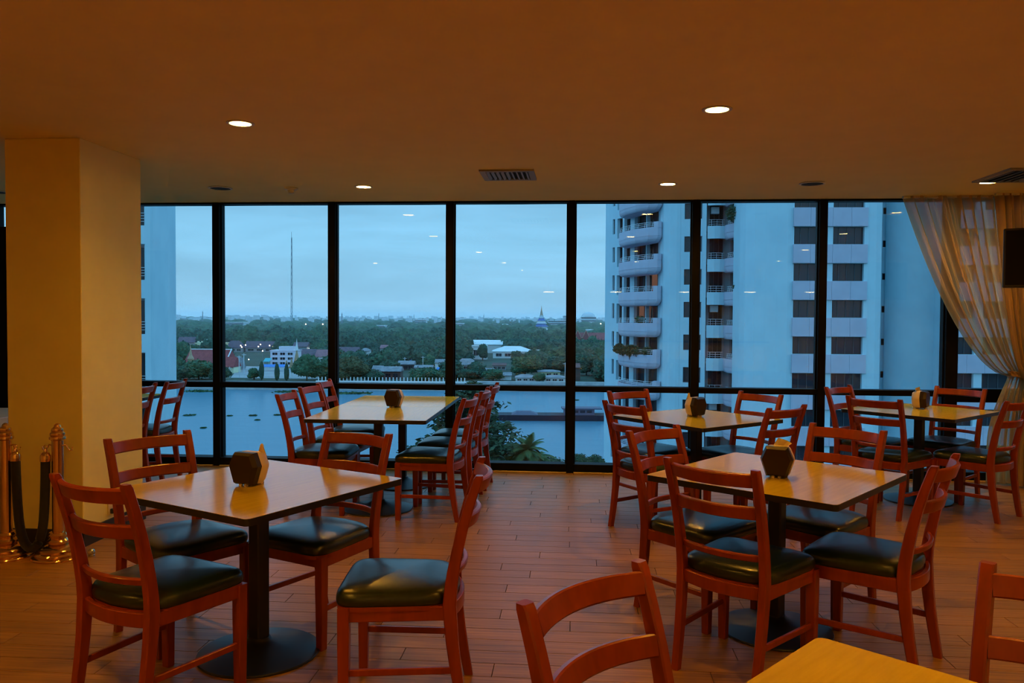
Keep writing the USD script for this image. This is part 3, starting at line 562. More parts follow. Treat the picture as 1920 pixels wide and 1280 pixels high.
# C: recess with small curved service balconies
put('wall', prism([(17.3, 73.1), (17.62, 72.95), (17.9, 76), (17.3, 76)], ZT0, ZT1), M['tower'], tower)
Cw = Wall((17.7, 74.6), (19.8, 74.6)); spc = [(Cw.at(1328), Cw.at(1354))]
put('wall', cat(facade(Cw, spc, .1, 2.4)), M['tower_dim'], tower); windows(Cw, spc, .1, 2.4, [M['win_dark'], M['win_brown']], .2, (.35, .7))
for k in FL:
    b = put('service_balcony', curved([(17.75, 73.0), (18.3, 72.72), (18.75, 72.68), (19.25, 72.85)], zf(k) - .85, zf(k) + .30, .12), M['tower'], tower)
    put('railing', cat([tube([(17.8, 72.9, zf(k) + h), (18.4, 72.68, zf(k) + h), (19.2, 72.8, zf(k) + h)], .02, 5) for h in (.45, .65, .85)] + [tube([(x, 72.72, zf(k) + .2), (x, 72.72, zf(k) + .87)], .02, 5) for x in (18.0, 18.5, 19.0)]), M['rail_steel'], b)
    put('slab', prism([(17.7, 73.0), (19.3, 72.8), (19.8, 74.6), (17.7, 74.6)], zf(k) - .2, zf(k)), M['tower_dim'], b)
    if k % 3 == 0: put('air_conditioner', prism([(18.2, 73.5), (18.9, 73.5), (18.9, 73.9), (18.2, 73.9)], zf(k) + 1.5, zf(k) + 2.1), M['pale_far'], b)
# E: side balconies next to the broad column
Ew = Wall((19.7, 74.4), (21.4, 70.4)); spe = [(.8, 2.2), (2.5, 3.6)]
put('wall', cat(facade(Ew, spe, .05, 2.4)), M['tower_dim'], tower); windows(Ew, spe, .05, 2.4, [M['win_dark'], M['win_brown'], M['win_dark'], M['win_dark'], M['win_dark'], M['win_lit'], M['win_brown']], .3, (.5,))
be = Polygon([(19.25, 73.6), (19.15, 71.9), (19.4, 70.6), (19.95, 68.2), (20.6, 68.2), (21.2, 70.4), (19.9, 74.2)]).buffer(.25).buffer(-.25)
balcony(be, .30, 1.25, True, [(19.3, 72.0), (19.5, 70.7), (20.0, 68.5)])
# F: broad rounded column
put('wall', curved([(19.72, 70.5), (19.62, 68.2), (19.75, 67.2), (20.2, 66.5), (20.9, 66.15), (21.7, 65.95), (22.5, 65.95), (23.0, 66.1)], ZT0, ZT1, .3), M['tower'], tower)
# G: window bands
Gw = Wall((22.85, 65.75), (29.05, 65.45)); g = Gw.at; spg = [(g(1483.5), g(1531.5)), (g(1559), g(1617.5))]
put('wall', cat(facade(Gw, spg, 1.02, 2.45)), M['tower'], tower)
windows(Gw, spg[:1], 1.02, 2.45, [M['win_dark'], M['win_brown'], M['win_dark'], M['win_dark']], .35, (.34, .67)); windows(Gw, spg[1:], 1.02, 2.45, [M['win_dark'], M['win_dark'], M['win_brown'], M['win_dark'], M['win_dark']], .35, (.22, .48, .75))
def panels(W, cuts, z0, z1, out):
    for k in FL:
        for a, b in zip(cuts[:-1], cuts[1:]): put('spandrel_panel', W.slab(a + .008, b - .008, zf(k) + z0, zf(k) + z1, out, .02), M['spandrel'], tower)
panels(Gw, [g(1484), g(1516), g(1532)], -.52, 1.0, .16); panels(Gw, [g(1546.5), g(1557), g(1592), g(1623)], -.52, 1.0, .16)
# H rounded end, I recess, J drum
put('wall', curved([(28.9, 65.75), (29.6, 65.8), (30.15, 66.2), (30.5, 67.0), (30.6, 68.5), (30.6, 73)], ZT0, ZT1, .28), M['tower'], tower)
Iw = Wall((30.4, 73.6), (35.6, 73.6)); spi = [(Iw.at(1652), Iw.at(1662))]
put('wall', cat(facade(Iw, spi, 1.55, 2.15)), M['tower'], tower); windows(Iw, spi, 1.55, 2.15, [M['win_dark']], .2)
put('drum', moved(lathe([(2.35, ZT0), (2.35, ZT1)], 56), 36.25, 72.4), M['tower'], tower, smooth=30)
# K right hand wing
Kw = Wall((36.9, 66.6), (47.0, 66.2)); g = Kw.at; spk = [(g(1782), g(1827)), (g(1842.5), g(1895)), (g(1915), g(1965))]
put('wall', cat(facade(Kw, spk, 1.02, 2.45)), M['tower'], tower); windows(Kw, spk, 1.02, 2.45, [M['win_dark'], M['win_dark'], M['win_brown'], M['win_dark']], .35, (.3, .65))
panels(Kw, [.2, g(1812), g(1846), g(1880), g(1905), g(1960)], -.52, 1.0, .16)
put('wall', prism([(36.95, 67.5), (47, 67.1), (47, 90), (37.2, 90)], ZT0, ZT1), M['tower'], tower)
put('core', prism([(10.6, 88.4), (14.9, 77.6), (17.2, 76.5), (20.5, 76.2), (22.4, 70.6), (23.3, 67), (28.7, 67), (30, 72), (30.4, 74.4), (35.6, 74.6), (35.6, 92), (12, 92)], ZT0, ZT1), M['tower_dim'], tower)
put('roof', prism([(10.2, 88.2), (15, 75), (20, 67), (29, 66), (47, 67), (47, 91), (12, 92)], ZT1, ZT1 + .6), M['tower'], tower)
# plants on balconies
def clump(c, r, n, seed, size=.16, flat=.8):
    g_ = np.random.default_rng(seed); p = g_.normal(size=(n, 3)); p /= np.linalg.norm(p, axis=1)[:, None]; p *= (g_.random((n, 1)) ** .4) * r; p[:, 2] *= flat
    return leaves(p + c, size, g_)
def leaves(P, size, g_, tilt=.6):
    n = len(P); a = g_.random(n) * 2 * math.pi; d = np.c_[np.cos(a), np.sin(a), g_.normal(size=n) * tilt]; d /= np.linalg.norm(d, axis=1)[:, None]
    s = np.cross(d, g_.normal(size=(n, 3))); s /= np.linalg.norm(s, axis=1)[:, None]; L = size * (.6 + .8 * g_.random((n, 1)))
    V = np.stack([P - d * L, P + s * L * .38, P + d * L, P - s * L * .38], 1).reshape(-1, 3); i = np.arange(n)[:, None] * 4
    return trimesh.Trimesh(V, np.vstack([i + [0, 1, 2], i + [0, 2, 3]]), process=False)
for (X, D, k, r, lab) in ((11.6, 77.9, -1, .75, 'leafy pot plants overflowing the left balcony of the tower'), (12.9, 76.0, -1, .55, 'small bushy plant at the right end of the planted balcony'), (12.3, 77.0, 0, .45, 'dark palm-like plant on a tower balcony under the eye line'), (19.9, 70.6, 3, 1.15, 'dense green creeper filling a top balcony beside the broad column'), (19.75, 70.2, 1, .4, 'single pot plant on a balcony beside the broad column')):
    t = thing('balcony_plant', lab, 'plant')
    z = zf(k) + (.75 if r < 1 else 1.2)
    cl = [clump(np.array([X, D, z]), r, int(900 * r), int(X * 100 + k), .17)]
    if 'overflowing' in lab: cl += [clump(np.array([X + dx, D + dy, z + dz]), .6, 520, i_, .17) for i_, (dx, dy, dz) in enumerate(((-.55, 1.3, -.05), (-.75, 2.7, .1), (-.65, 4.0, 0), (.5, -.9, -.1)))]
    put('foliage', cat(cl), M['leaf_near'], t)
    put('pot', moved(lathe([(.16, -.9), (.22, -.55), (.2, -.5)], 10), X, D, z), M['roof_brown'], t)
# ---- block at the left
left = thing('apartment_block', 'pale blue-white apartment block cut off by the column on the left', 'building')
Lw = Wall((-26.0, 44.6), (-20.02, 44.3)); spl = [(Lw.L - 4.2, Lw.L - .28)]
put('wall', cat(facade(Lw, spl, -.18, 1.80)), M['tower'], left)
for k in FL:
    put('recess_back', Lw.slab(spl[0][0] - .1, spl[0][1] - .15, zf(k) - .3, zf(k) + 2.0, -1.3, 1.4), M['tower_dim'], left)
    d = put('balcony_door', Lw.slab(spl[0][1] - 1.7, spl[0][1] - .25, zf(k) - .18, zf(k) + 1.7, -1.22, 1.3), M['win_dark'], left)
    put('railing', cat([tube([(-24, 44.45, zf(k) + h), (-20.3, 44.32, zf(k) + h)], .018, 5) for h in (.05, .2, .35, .5)] + [tube([(x, 44.36, zf(k) - .18), (x, 44.36, zf(k) + .52)], .018, 5) for x in (-23, -22, -21.2, -20.6)]), M['rail_steel'], left)
put('side_wall', prism([(-20.35, 44.35), (-20.0, 44.3), (-20.95, 49.9), (-21.3, 49.9)], ZT0, ZT1), M['tower'], left)
put('core', prism([(-26, 46.2), (-21.2, 45.95), (-21.35, 49.8), (-26, 49.8)], ZT0, ZT1), M['tower_dim'], left)
# ---- far bank: quay, balustrade
def quay(x0, x1, z, m, name, label, cat_, py=None):
    o = thing(name, label, cat_)
    put('wall', prism([(x0, bankD(x0) - 1.2), (x1, bankD(x1) - 1.2), (x1, bankD(x1) + .6), (x0, bankD(x0) + .6)], ZW - 1, z), m, o); return o
q1 = quay(-170, -14, ZG + .3, M['concrete'], 'quay_wall', 'long grey river wall on the far bank, left half', 'wall')
q2 = quay(-14, 60, ZG + .9, M['concrete'], 'quay_wall', 'taller pale river wall on the far bank, right half', 'wall')
bal = thing('balustrade', 'white post balustrade along the far river wall', 'fence')
xs = np.arange(-72, -17, 1.33)
for x in xs: put('baluster', box(x - .17, x + .17, bankD(x) - .55, bankD(x) - .25, ZG + .3, ZG + 2.1), M['wall_white'], bal)
put('base_rail', prism([(-73, bankD(-73) - .6), (-16, bankD(-16) - .6), (-16, bankD(-16) - .2), (-73, bankD(-73) - .2)], ZG + .25, ZG + .75), M['wall_white'], bal)
# ---- houses
keep = []                                                          # footprints that trees keep clear of: px0, px1, D
def house(l, r, yt, ye, yb, roof, wall, label, name='house', catg='house', depth=9., kind='gable', rows=0, cols=0, hidden=0, ywin=None):
    X, D = ground((l + r) / 2, yb); X0_, X1_ = (l - 960) / FPX * D, (r - 960) / FPX * D; px = (l + r) / 2
    zt, ze = zat(px, yt, D), zat(px, ye, D); o = thing(name, label, catg); ov = .25 * (X1_ - X0_) * .12
    put('wall', box(X0_ + ov, X1_ - ov, D, D + depth, ZG - .5, ze + .05), M[wall], o)
    c = D + depth / 2; e = .6
    if kind == 'flat': rf = box(X0_, X1_, D - .3, D + depth + .3, ze, zt)
    else:
        ins = {'gable': 0.0, 'hip': min(depth * .5, (X1_ - X0_) * .3)}[kind]
        v = [(X0_, D - e, ze), (X1_, D - e, ze), (X1_, D + depth + e, ze), (X0_, D + depth + e, ze), (X0_ + ins, c, zt), (X1_ - ins, c, zt)]
        v = np.array(v + [(x, y_, z - .18) for x, y_, z in v[:4]]); rf = trimesh.convex.convex_hull(v)
    put('roof', rf, M[roof], o)
    for i in range(rows):
        for j in range(cols):
            w = (X1_ - X0_) * .86 / cols; h = (ze - ZG) * .86 / rows; x = X0_ + (X1_ - X0_) * .07 + w * (j + .16); z = ze - h * (i + 1) + h * .22 - .2
            p = put('window', box(x, x + w * .62, D - .06, D + .1, z, z + h * .5), M['win_dark'], o)
            put('frame', cat([box(x - .12, x + w * .62 + .12, D - .14, D - .02, z - .14, z), box(x + w * .31 - .06, x + w * .31 + .06, D - .1, D - .02, z, z + h * .5), box(x - .3, x + w * .62 + .3, D - .5, D - .02, z + h * .5, z + h * .56)]), M[wall], p)
    keep.append((l - 3, r + 3, D)); return o, X0_, X1_, D, zt, ze
o, a_, b_, D_, zt, ze = house(505, 555, 657, 658, 689, 'wall_pinkish', 'wall_pinkish', 'white three-storey building with window rows left of the temple gate', 'school_building', 'building', 11, 'flat', 3, 3)
put('parapet', box(a_ + 4.5, a_ + 11.5, D_ + .2, D_ + 4, zt, zt + 1.9), M['wall_pinkish'], o)
o, a_, b_, D_, zt, ze = house(343, 422, 657, 683, 698, 'roof_red', 'wall_cream', 'large temple hall with broad dark red roof behind the left trees', 'temple_hall', 'temple', 16)
put('barge_board', cat([tube([(b_, D_ - .6, ze), (b_, D_ + 8, zt + .3)], .28, 6), tube([(a_, D_ + 8, zt + .15), (b_, D_ + 8, zt + .15)], .25, 6)]), M['wall_white'], o)
o, a_, b_, D_, zt, ze = house(416, 438, 670, 688, 700, 'roof_red', 'wall_cream', 'small red-roofed temple porch at the right end of the big temple hall', 'temple_hall', 'temple', 9)
o, a_, b_, D_, zt, ze = house(364, 417, 643, 644, 664, 'wall_cream', 'wall_cream', 'pale yellow flat-roofed building behind the red temple hall', 'house', 'building', 12, 'flat', 2, 6)
put('parapet', cat([box(a_ + 2 + i * 2.6, a_ + 3.2 + i * 2.6, D_ - .2, D_ + .6, zt, zt + 1.2) for i in range(6)]), M['wall_cream'], o); put('water_tank', moved(lathe([(.9, 0), (.9, 2.2), (0, 2.6)], 12), a_ + 6.5, D_ + 3, zt), M['pale_far'], o)
HS = [(331, 366, 632, 642, 660, 'roof_plum', 'wall_grey', 'plum-roofed row house at the left edge of the far bank', 9), (417, 456, 639, 652, 660, 'roof_plum', 'wall_grey', 'plum-roofed row house right of the yellow building', 9), (458, 516, 640, 652, 660, 'roof_plum', 'wall_grey', 'long plum-roofed row house behind the street lamps', 9),
      (350, 368, 632, 637, 652, 'roof_pink', 'wall_white', 'small pink roof above the yellow building', 8), (548, 576, 642, 650, 668, 'roof_plum', 'wall_grey', 'plum-roofed house behind the temple gate', 9), (556, 590, 655, 668, 681, 'roof_plum', 'wall_white', 'plum-roofed row house right of the temple gate', 9),
      (590, 618, 656, 669, 682, 'roof_pink', 'wall_white', 'white-walled house with faded red roof above the round tree', 9), (631, 672, 651, 661, 672, 'roof_plum', 'wall_white', 'white house with plum roof right of the second round tree', 9), (675, 692, 653, 658, 670, 'roof_grey', 'wall_white', 'small white house at the end of the plum-roofed row', 8),
      (596, 607, 685, 692, 703, 'roof_brown', 'wall_timber', 'small red-brown shed beside the big round tree', 6), (434, 452, 671, 690, 694, 'roof_grey', 'wall_grey', 'grey roofed shed at the end of the temple lane', 6),
      (697, 719, 686, 692, 700, 'roof_grey', 'wall_timber', 'grey tin-roofed shack left of the river house', 6), (704, 752, 688, 696, 711, 'roof_grey', 'wall_timber', 'dark timber river house with grey tin roof', 8), (745, 777, 677, 683, 694, 'roof_grey', 'wall_timber', 'timber house with grey roof under the blue tarpaulin', 7),
      (776, 812, 685, 689, 699, 'roof_grey', 'wall_grey', 'low grey-roofed shed right of the timber houses', 6), (815, 838, 674, 680, 693, 'roof_grey', 'wall_white', 'pale two-storey shack with tin roof beside the middle mullion', 6), (852, 896, 673, 684, 694, 'roof_grey', 'wall_grey', 'house with wide grey hipped roof right of the middle mullion', 9),
      (907, 927, 691, 694, 702, 'roof_grey', 'wall_white', 'tiny white shed among the trees below the warehouse', 5), (923, 950, 681, 685, 694, 'roof_brown', 'wall_grey', 'brown-roofed house half hidden in trees', 7), (938, 960, 699, 704, 713, 'roof_grey', 'wall_white', 'small white riverside shack with grey roof', 6),
      (966, 1006, 703, 708, 715, 'roof_grey', 'wall_white', 'riverside house with low grey roof in front of the trees', 7), (1008, 1052, 694, 697, 706, 'roof_grey', 'wall_cream', 'cream house with flat grey roof by the river', 7), (1020, 1062, 704, 708, 716, 'roof_grey', 'wall_white', 'lower white house with grey roof at the river wall', 7),
      (1073, 1089, 682, 689, 714, 'roof_brown', 'wall_timber', 'tall dark brown house beside the right mullion', 7), (712, 730, 647, 653, 668, 'roof_pink', 'wall_grey', 'faded roof alone in the middle of the trees', 8)]
for l, r, yt, ye, yb, rf, wl, lab, dp in HS:
    o, a_, b_, D_, zt, ze = house(l, r, yt, ye, yb, rf, wl, lab, depth=dp, kind='hip' if (l * 7) % 3 == 0 else 'gable', rows=1 if r - l > 26 else 0, cols=3 if r - l > 26 else 0)
o, a_, b_, D_, zt, ze = house(922, 1000, 650, 659, 672, 'roof_white', 'wall_white', 'long white-roofed warehouse in the middle of the trees', 'warehouse', 'warehouse', 20, 'hip', 1, 4)
house(881, 943, 638, 646, 662, 'roof_white', 'wall_white', 'white sloping warehouse roof behind the white box house', 'warehouse', 'warehouse', 20)
house(884, 914, 648, 650, 674, 'wall_white', 'wall_white', 'white box-shaped modern house beside the warehouse', 'house', 'house', 8, 'flat', 1, 2)
house(1000, 1018, 656, 660, 668, 'roof_white', 'wall_white', 'low white shed at the right end of the long warehouse', 'warehouse', 'warehouse', 8)
house(1040, 1058, 656, 660, 668, 'roof_white', 'wall_white', 'small white shed left of the right mullion', 'warehouse', 'warehouse', 8)
o, a_, b_, D_, zt, ze = house(1077, 1138, 624, 637, 656, 'roof_red', 'roof_brown', 'red-roofed temple hall with twin gables beside the tower', 'temple_hall', 'temple', 14)
for x in (a_ + 2.5, a_ + 9): put('gable', trimesh.convex.convex_hull([(x - 3.4, D_ - 1.2, ze), (x + 3.4, D_ - 1.2, ze), (x, D_ - 1.2, zt + 1.8), (x - 3.4, D_ + 6, ze), (x + 3.4, D_ + 6, ze), (x, D_ + 6, zt + 1.2)]), M['roof_red'], o); put('finial', tube([(x - 3.5, D_ - 1.3, ze), (x, D_ - 1.3, zt + 2.0), (x, D_ - 1.3, zt + 3.4), (x, D_ - 1.3, zt + 2.0), (x + 3.5, D_ - 1.3, ze)], .22, 5), M['gold'], o)
# awnings
for l, r, y0, y1, yb, m, lab in ((490, 536, 684, 688, 696, 'blue_tarp', 'long blue awning in front of the white school building'), (493, 505, 672, 678, 690, 'cyan_tarp', 'turquoise screen left of the white school building'), (768, 782, 672, 678, 686, 'blue_tarp', 'bright blue tarpaulin roof among the timber houses'), (818, 828, 690, 695, 699, 'blue_tarp', 'small blue tarpaulin by the shack at the middle mullion')):
    X, D = ground((l + r) / 2, yb); D -= 1.5; o = thing('awning', lab, 'awning'); p = (l + r) / 2
    x0, x1, z0, z1 = (l - 960) / FPX * D, (r - 960) / FPX * D, zat(p, y1, D), zat(p, y0, D)
    put('cover', trimesh.convex.convex_hull([(x0, D, z0), (x1, D, z0), (x0, D, z0 - .1), (x1, D, z0 - .1), (x0, D + 3.5, z1), (x1, D + 3.5, z1), (x0, D + 3.5, z1 - .1), (x1, D + 3.5, z1 - .1)]), M[m], o)
    put('poles', cat([tube([(x, y_, ZG), (x, y_, z0)], .08, 5) for x in (x0 + .2, x1 - .2) for y_ in (D + .1,)]), M['pale_far'], o); keep.append((l - 2, r + 2, D))
# temple gate and spire
X, D = ground(552, 709); o = thing('temple_gate', 'ornate gold and white temple gate with pointed spire', 'temple gate')
for x in (-3.2, -1.2, 1.6, 3.4): put('pillar', moved(lathe([(.35, 0), (.3, 3.5), (.42, 4.1)], 10), X + x, D, ZG), M['wall_white'], o)
put('gable', cat([trimesh.convex.convex_hull([(X + q - .9 * k_, D - .5, ZG + z_), (X + q + .9 * k_, D - .5, ZG + z_), (X + q, D - .5, ZG + z_ + 4.2 * k_), (X + q - .9 * k_, D + .6, ZG + z_), (X + q + .9 * k_, D + .6, ZG + z_), (X + q, D + .6, ZG + z_ + 4.2 * k_)]) for q, z_, k_ in ((-3.2, 4.1, .7), (-1.2, 4.1, .9), (.9, 6.0, 1.3), (1.6, 4.1, 1.0), (3.4, 4.1, .7))] + [box(X - 3.8, X + 4.0, D - .4, D + .4, ZG + 3.9, ZG + 4.5), box(X - .3, X + 2.2, D - .4, D + .4, ZG + 4.4, ZG + 6.2)]), M['gold'], o)
put('spire', moved(lathe([(.7, 11), (.45, 12.6), (.2, 14.2), (0, 16)], 10), X + .9, D, ZG), M['wall_white'], o); keep.append((544, 562, D))
X, D = ground(357, 706); o = thing('temple_spire', 'small gold spire in front of the red temple roof', 'spire')
put('tower', moved(lathe([(1.1, 0), (1.0, 6), (1.4, 7.2), (.7, 8.5), (.4, 10), (.15, 12), (0, 13.5)], 10), X, D, ZG), M['gold'], o)
# pagoda tower far off
X, D = 1015, 0; D = 900.; X = (1015 - 960) / FPX * D; o = thing('pagoda', 'tall blue tiered pagoda rising over the far trees', 'pagoda')
for i, (w, z) in enumerate(((11.5, -16), (9.6, -12.4), (8.2, -8.8), (6.4, -5.4), (4.8, -2.2), (3.4, .6))):
    put('tier', moved(lathe([(w, 0), (w * .8, 1.3), (w * .66, 1.6), (w * .66, 3.4)], 4), X, D, EYE + z), M['blue_tile'] if i % 2 == 0 else M['pale_far'], o)
put('base', moved(lathe([(8, 0), (8, 9)], 4), X, D, ZG), M['pale_far'], o); put('spire', moved(lathe([(1.8, 3.5), (1.2, 7), (.5, 10.5), (0, 15)], 8), X, D, EYE), M['gold'], o)
# larger far buildings: px l, r, top, base, D
FB = [(1028, 1064, 601, 614, 1150, 'long white far building right of the pagoda'), (1090, 1117, 594, 611, 1500, 'large pale domed building beside the tower'), (420, 456, 604, 613, 1000, 'long pale building on the far left skyline'), (497, 530, 609, 613, 1100, 'low pale building left of the tall mast'), (683, 701, 610, 615, 1000, 'pair of pale roofs in the far trees'), (708, 720, 610, 615, 1000, 'single pale roof in the far trees'),
      (778, 798, 600, 610, 1250, 'grey-white block on the middle skyline'), (340, 352, 597, 606, 1500, 'pale block at the left skyline'), (850, 868, 606, 613, 1000, 'pale house right of the middle mullion'), (1056, 1064, 592, 602, 1900, 'small grey tower right of the pagoda'), (942, 952, 608, 613, 1000, 'small white far house in the trees'), (1100, 1112, 618, 626, 800, 'pale temple roof behind the red twin gables')]
for l, r, yt, yb, D, lab in FB:
    x0, x1, p = (l - 960) / FPX * D, (r - 960) / FPX * D, (l + r) / 2; z1 = zat(p, yt, D); o = thing('far_building', lab, 'building')
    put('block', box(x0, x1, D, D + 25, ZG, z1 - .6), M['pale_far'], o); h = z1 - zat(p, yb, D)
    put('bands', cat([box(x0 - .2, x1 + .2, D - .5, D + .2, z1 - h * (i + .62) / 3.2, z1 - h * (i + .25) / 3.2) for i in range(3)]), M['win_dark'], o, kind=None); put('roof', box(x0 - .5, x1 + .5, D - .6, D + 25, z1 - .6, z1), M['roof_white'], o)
    if 'domed' in lab: put('dome', moved(lathe([(13 * math.cos(q), 9 * math.sin(q)) for q in np.linspace(0, math.pi / 2, 8)], 20), (x0 + x1) / 2, D + 10, z1 - .2), M['pale_far'], o, smooth=40)
# skyline too far to tell apart
ms, ms2 = [], []
for i in range(520):
    D = 1500 + 3800 * rnd.random(); px = 310 + 830 * rnd.random(); X = (px - 960) / FPX * D; w = (3 + 9 * rnd.random()) / FPX * D * .6; h = 23.5 + D * (5.5 * rnd.random() ** 3 - 1.0) / FPX
    ms.append(box(X - w / 2, X + w / 2, D, D + 20, ZG, ZG + h))
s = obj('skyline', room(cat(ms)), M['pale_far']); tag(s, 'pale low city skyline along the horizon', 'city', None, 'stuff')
# masts
def mast(px, yt, D, label, w, red=False):
    X = (px - 960) / FPX * D; zt = zat(px, yt, D); o = thing('mast', label, 'mast', (0, 0, 0)); ms = []
    n = 14; zz_ = np.linspace(ZG, zt, n + 1)
    for sx in (-1, 1):
        for sy in (-1, 1): ms.append(tube([(X + sx * w, D + sy * w, ZG), (X + sx * w * .35, D + sy * w * .35, zt)], w * .16, 4))
    for i in range(n):
        q0, q1 = 1 - .65 * i / n, 1 - .65 * (i + 1) / n; ms.append(tube([(X - w * q0, D - w * q0, zz_[i]), (X + w * q1, D - w * q1, zz_[i + 1])], w * .12, 4)); ms.append(tube([(X + w * q0, D - w * q0, zz_[i]), (X - w * q1, D - w * q1, zz_[i + 1])], w * .12, 4))
    put('lattice', cat(ms), M['mast'], o); put('antenna', tube([(X, D, zt), (X, D, zt + (zt - ZG) * .06)], w * .2, 5), M['mast_red' if red else 'mast'], o)
mast(547, 446, 1500, 'very tall thin lattice mast on the left skyline', 1.5); mast(641, 588, 1100, 'short red and white mast right of the second mullion', 1.1, True); mast(380, 584, 1300, 'small mast above the left skyline', .9); mast(710, 588, 2200, 'faint far mast in the middle skyline', 1.4); mast(776, 591, 1800, 'faint small mast left of the middle mullion', 1.2); mast(907, 590, 1800, 'faint small mast on the skyline right of the middle mullion', 1.2)
# street lamps
LP = [(344, 646, 530, 0), (353, 645, 530, 0), (348, 651, 520, 0), (371, 630, 640, 1), (369, 632, 640, 1), (429, 645, 560, 0), (451, 648, 520, 0), (453, 651, 510, 0), (460, 647, 540, 0), (475, 646, 560, 0), (484, 650, 520, 0), (488, 646, 540, 0), (505, 648, 540, 0), (510, 650, 530, 0), (492, 658, 480, 0), (466, 674, 420, 1), (456, 682, 390, 1), (453, 687, 380, 1), (502, 636, 640, 1), (580, 646, 560, 1), (580, 654, 500, 1), (687, 675, 430, 1), (690, 681, 410, 1), (689, 687, 395, 1), (700, 710, 338, 1), (764, 646, 560, 1), (788, 647, 560, 1), (1104, 700, 360, 1), (1111, 703, 352, 1), (1116, 699, 362, 1), (573, 608, 1100, 0), (605, 608, 1100, 0), (1126, 607, 1000, 0), (402, 607, 1100, 1)]
LL = ['left edge, higher of three by the plum row house', 'left edge, rightmost of three', 'left edge, lowest of three', 'behind the cream building, right one', 'behind the cream building, left one', 'just right of the first mullion', 'above the temple porch', 'beside the temple porch, slightly lower', 'over the lane, left of the row house', 'over the lane, middle', 'over the lane, before the bright pair', 'over the lane, brightest orange', 'before the school, left of a pair', 'before the school, right of a pair', 'lowest orange one, left of the school', 'in the yard, farthest', 'in the yard, middle', 'in the yard, nearest', 'high among trees above the school', 'above the round tree, upper of a pair', 'above the round tree, lower and brighter', 'right of the white house, top of three', 'right of the white house, middle of three', 'right of the white house, bottom of three', 'at the balustrade, nearest the river', 'in the forest, left one', 'in the forest, right one', 'by the dark house, left of three beside the tower', 'by the dark house, lowest of three beside the tower', 'by the dark house, right of three beside the tower', 'far off, left of the second mullion', 'far off, nearest the second mullion', 'far off beside the tower', 'far off left of the first mullion']
for (px, py, D, white), where in zip(LP, LL):
    z = zat(px, py, D); r = .95 / FPX * D * (1.0 if white else 1.15); o = thing('street_lamp', ('white' if white else 'orange') + ' street lamp ' + where, 'street lamp', (*spot(px, D)[:2], 0), 0, 'white street lamps' if white else 'orange street lamps')
    keep.append((px - 1.5, px + 1.5, D)); obj('lamp_head', moved(trimesh.creation.icosphere(2, r), 0, 0, z), M['lamp_white' if white else 'lamp_warm'], o); obj('pole', tube([(0, 0, ZG), (0, 0, z)], .10, 5), M['mast'], o)
PO = ['in the temple yard, far left', 'in the yard, tall, left of the lane', 'in the yard beside the lane', 'before the olive tree', 'left of the timber river house', 'behind the timber river house', 'right of the timber river house, tall', 'before the blue tarpaulin', 'in front of the timber river house', 'right of the middle mullion', 'left of the right mullion']
for (px, yt, yb), where in zip(((430, 688, 716), (448, 667, 712), (457, 663, 700), (655, 684, 716), (708, 666, 683), (735, 666, 683), (759, 670, 690), (793, 668, 690), (743, 686, 715), (855, 677, 708), (1060, 680, 708)), PO):
    X, D = ground(px, min(yb + 2, 708)); o = thing('utility_pole', 'thin pale utility pole ' + where, 'pole', (0, 0, 0), 0, 'utility poles'); put('shaft', tube([(X, D, ZG), (X, D, zat(px, yt, D))], .16, 6), M['pale_far'], o); put('crossarm', box(X - .9, X + .9, D - .08, D + .08, zat(px, yt, D) - .6, zat(px, yt, D) - .4), M['pale_far'], o)
# ---- trees
def crown(r, h, seed, sub=4, amp=.32, fq=2.6):
    m = trimesh.creation.icosphere(sub, 1.0); v = m.vertices.copy(); d = meshkit.fbm(v * fq + seed * 7.3, 4, seed) - .5 + .5 * (meshkit.noise(v * 8 + seed, seed + 3) - .5)
    v = v * (1 + amp * 2 * d)[:, None]; v[:, 2] = np.where(v[:, 2] < 0, v[:, 2] * .6, v[:, 2]); v *= [r, r, h]; m.vertices = v; return m
def tree(px, ytop, ybase, wpx, m, label, name='tree', sub=4):
    X, D = ground(px, ybase); r = wpx / 2 / FPX * D; zt = zat(px, ytop, D); H = zt - ZG; o = thing(name, label, 'tree'); hc = H * .52
    seed = int(px) % 97; cs = [moved(crown(r * .78, hc * .92, seed, sub), X, D, zt - hc)]
    for q in range(5): a = q * 1.26 + seed; cs.append(moved(crown(r * .48, hc * .55, seed + q + 1, 3), X + r * .56 * math.cos(a), D + r * .5 * math.sin(a), zt - hc * (1.0 + .35 * math.sin(a * 2))))
    g_ = np.random.default_rng(seed); all_ = np.vstack([c.vertices for c in cs]); P = all_[g_.integers(0, len(all_), 1400)] + g_.normal(size=(1400, 3)) * r * .05
    put('foliage', cat(cs + [leaves(P, r * .085, g_)]), M[m], o); put('trunk', tube([(X, D, ZG), (X + .1, D, zt - hc)], [.3, .2], 7), M['trunk'], o); keep.append((px - wpx * .3, px + wpx * .3, D - 4))
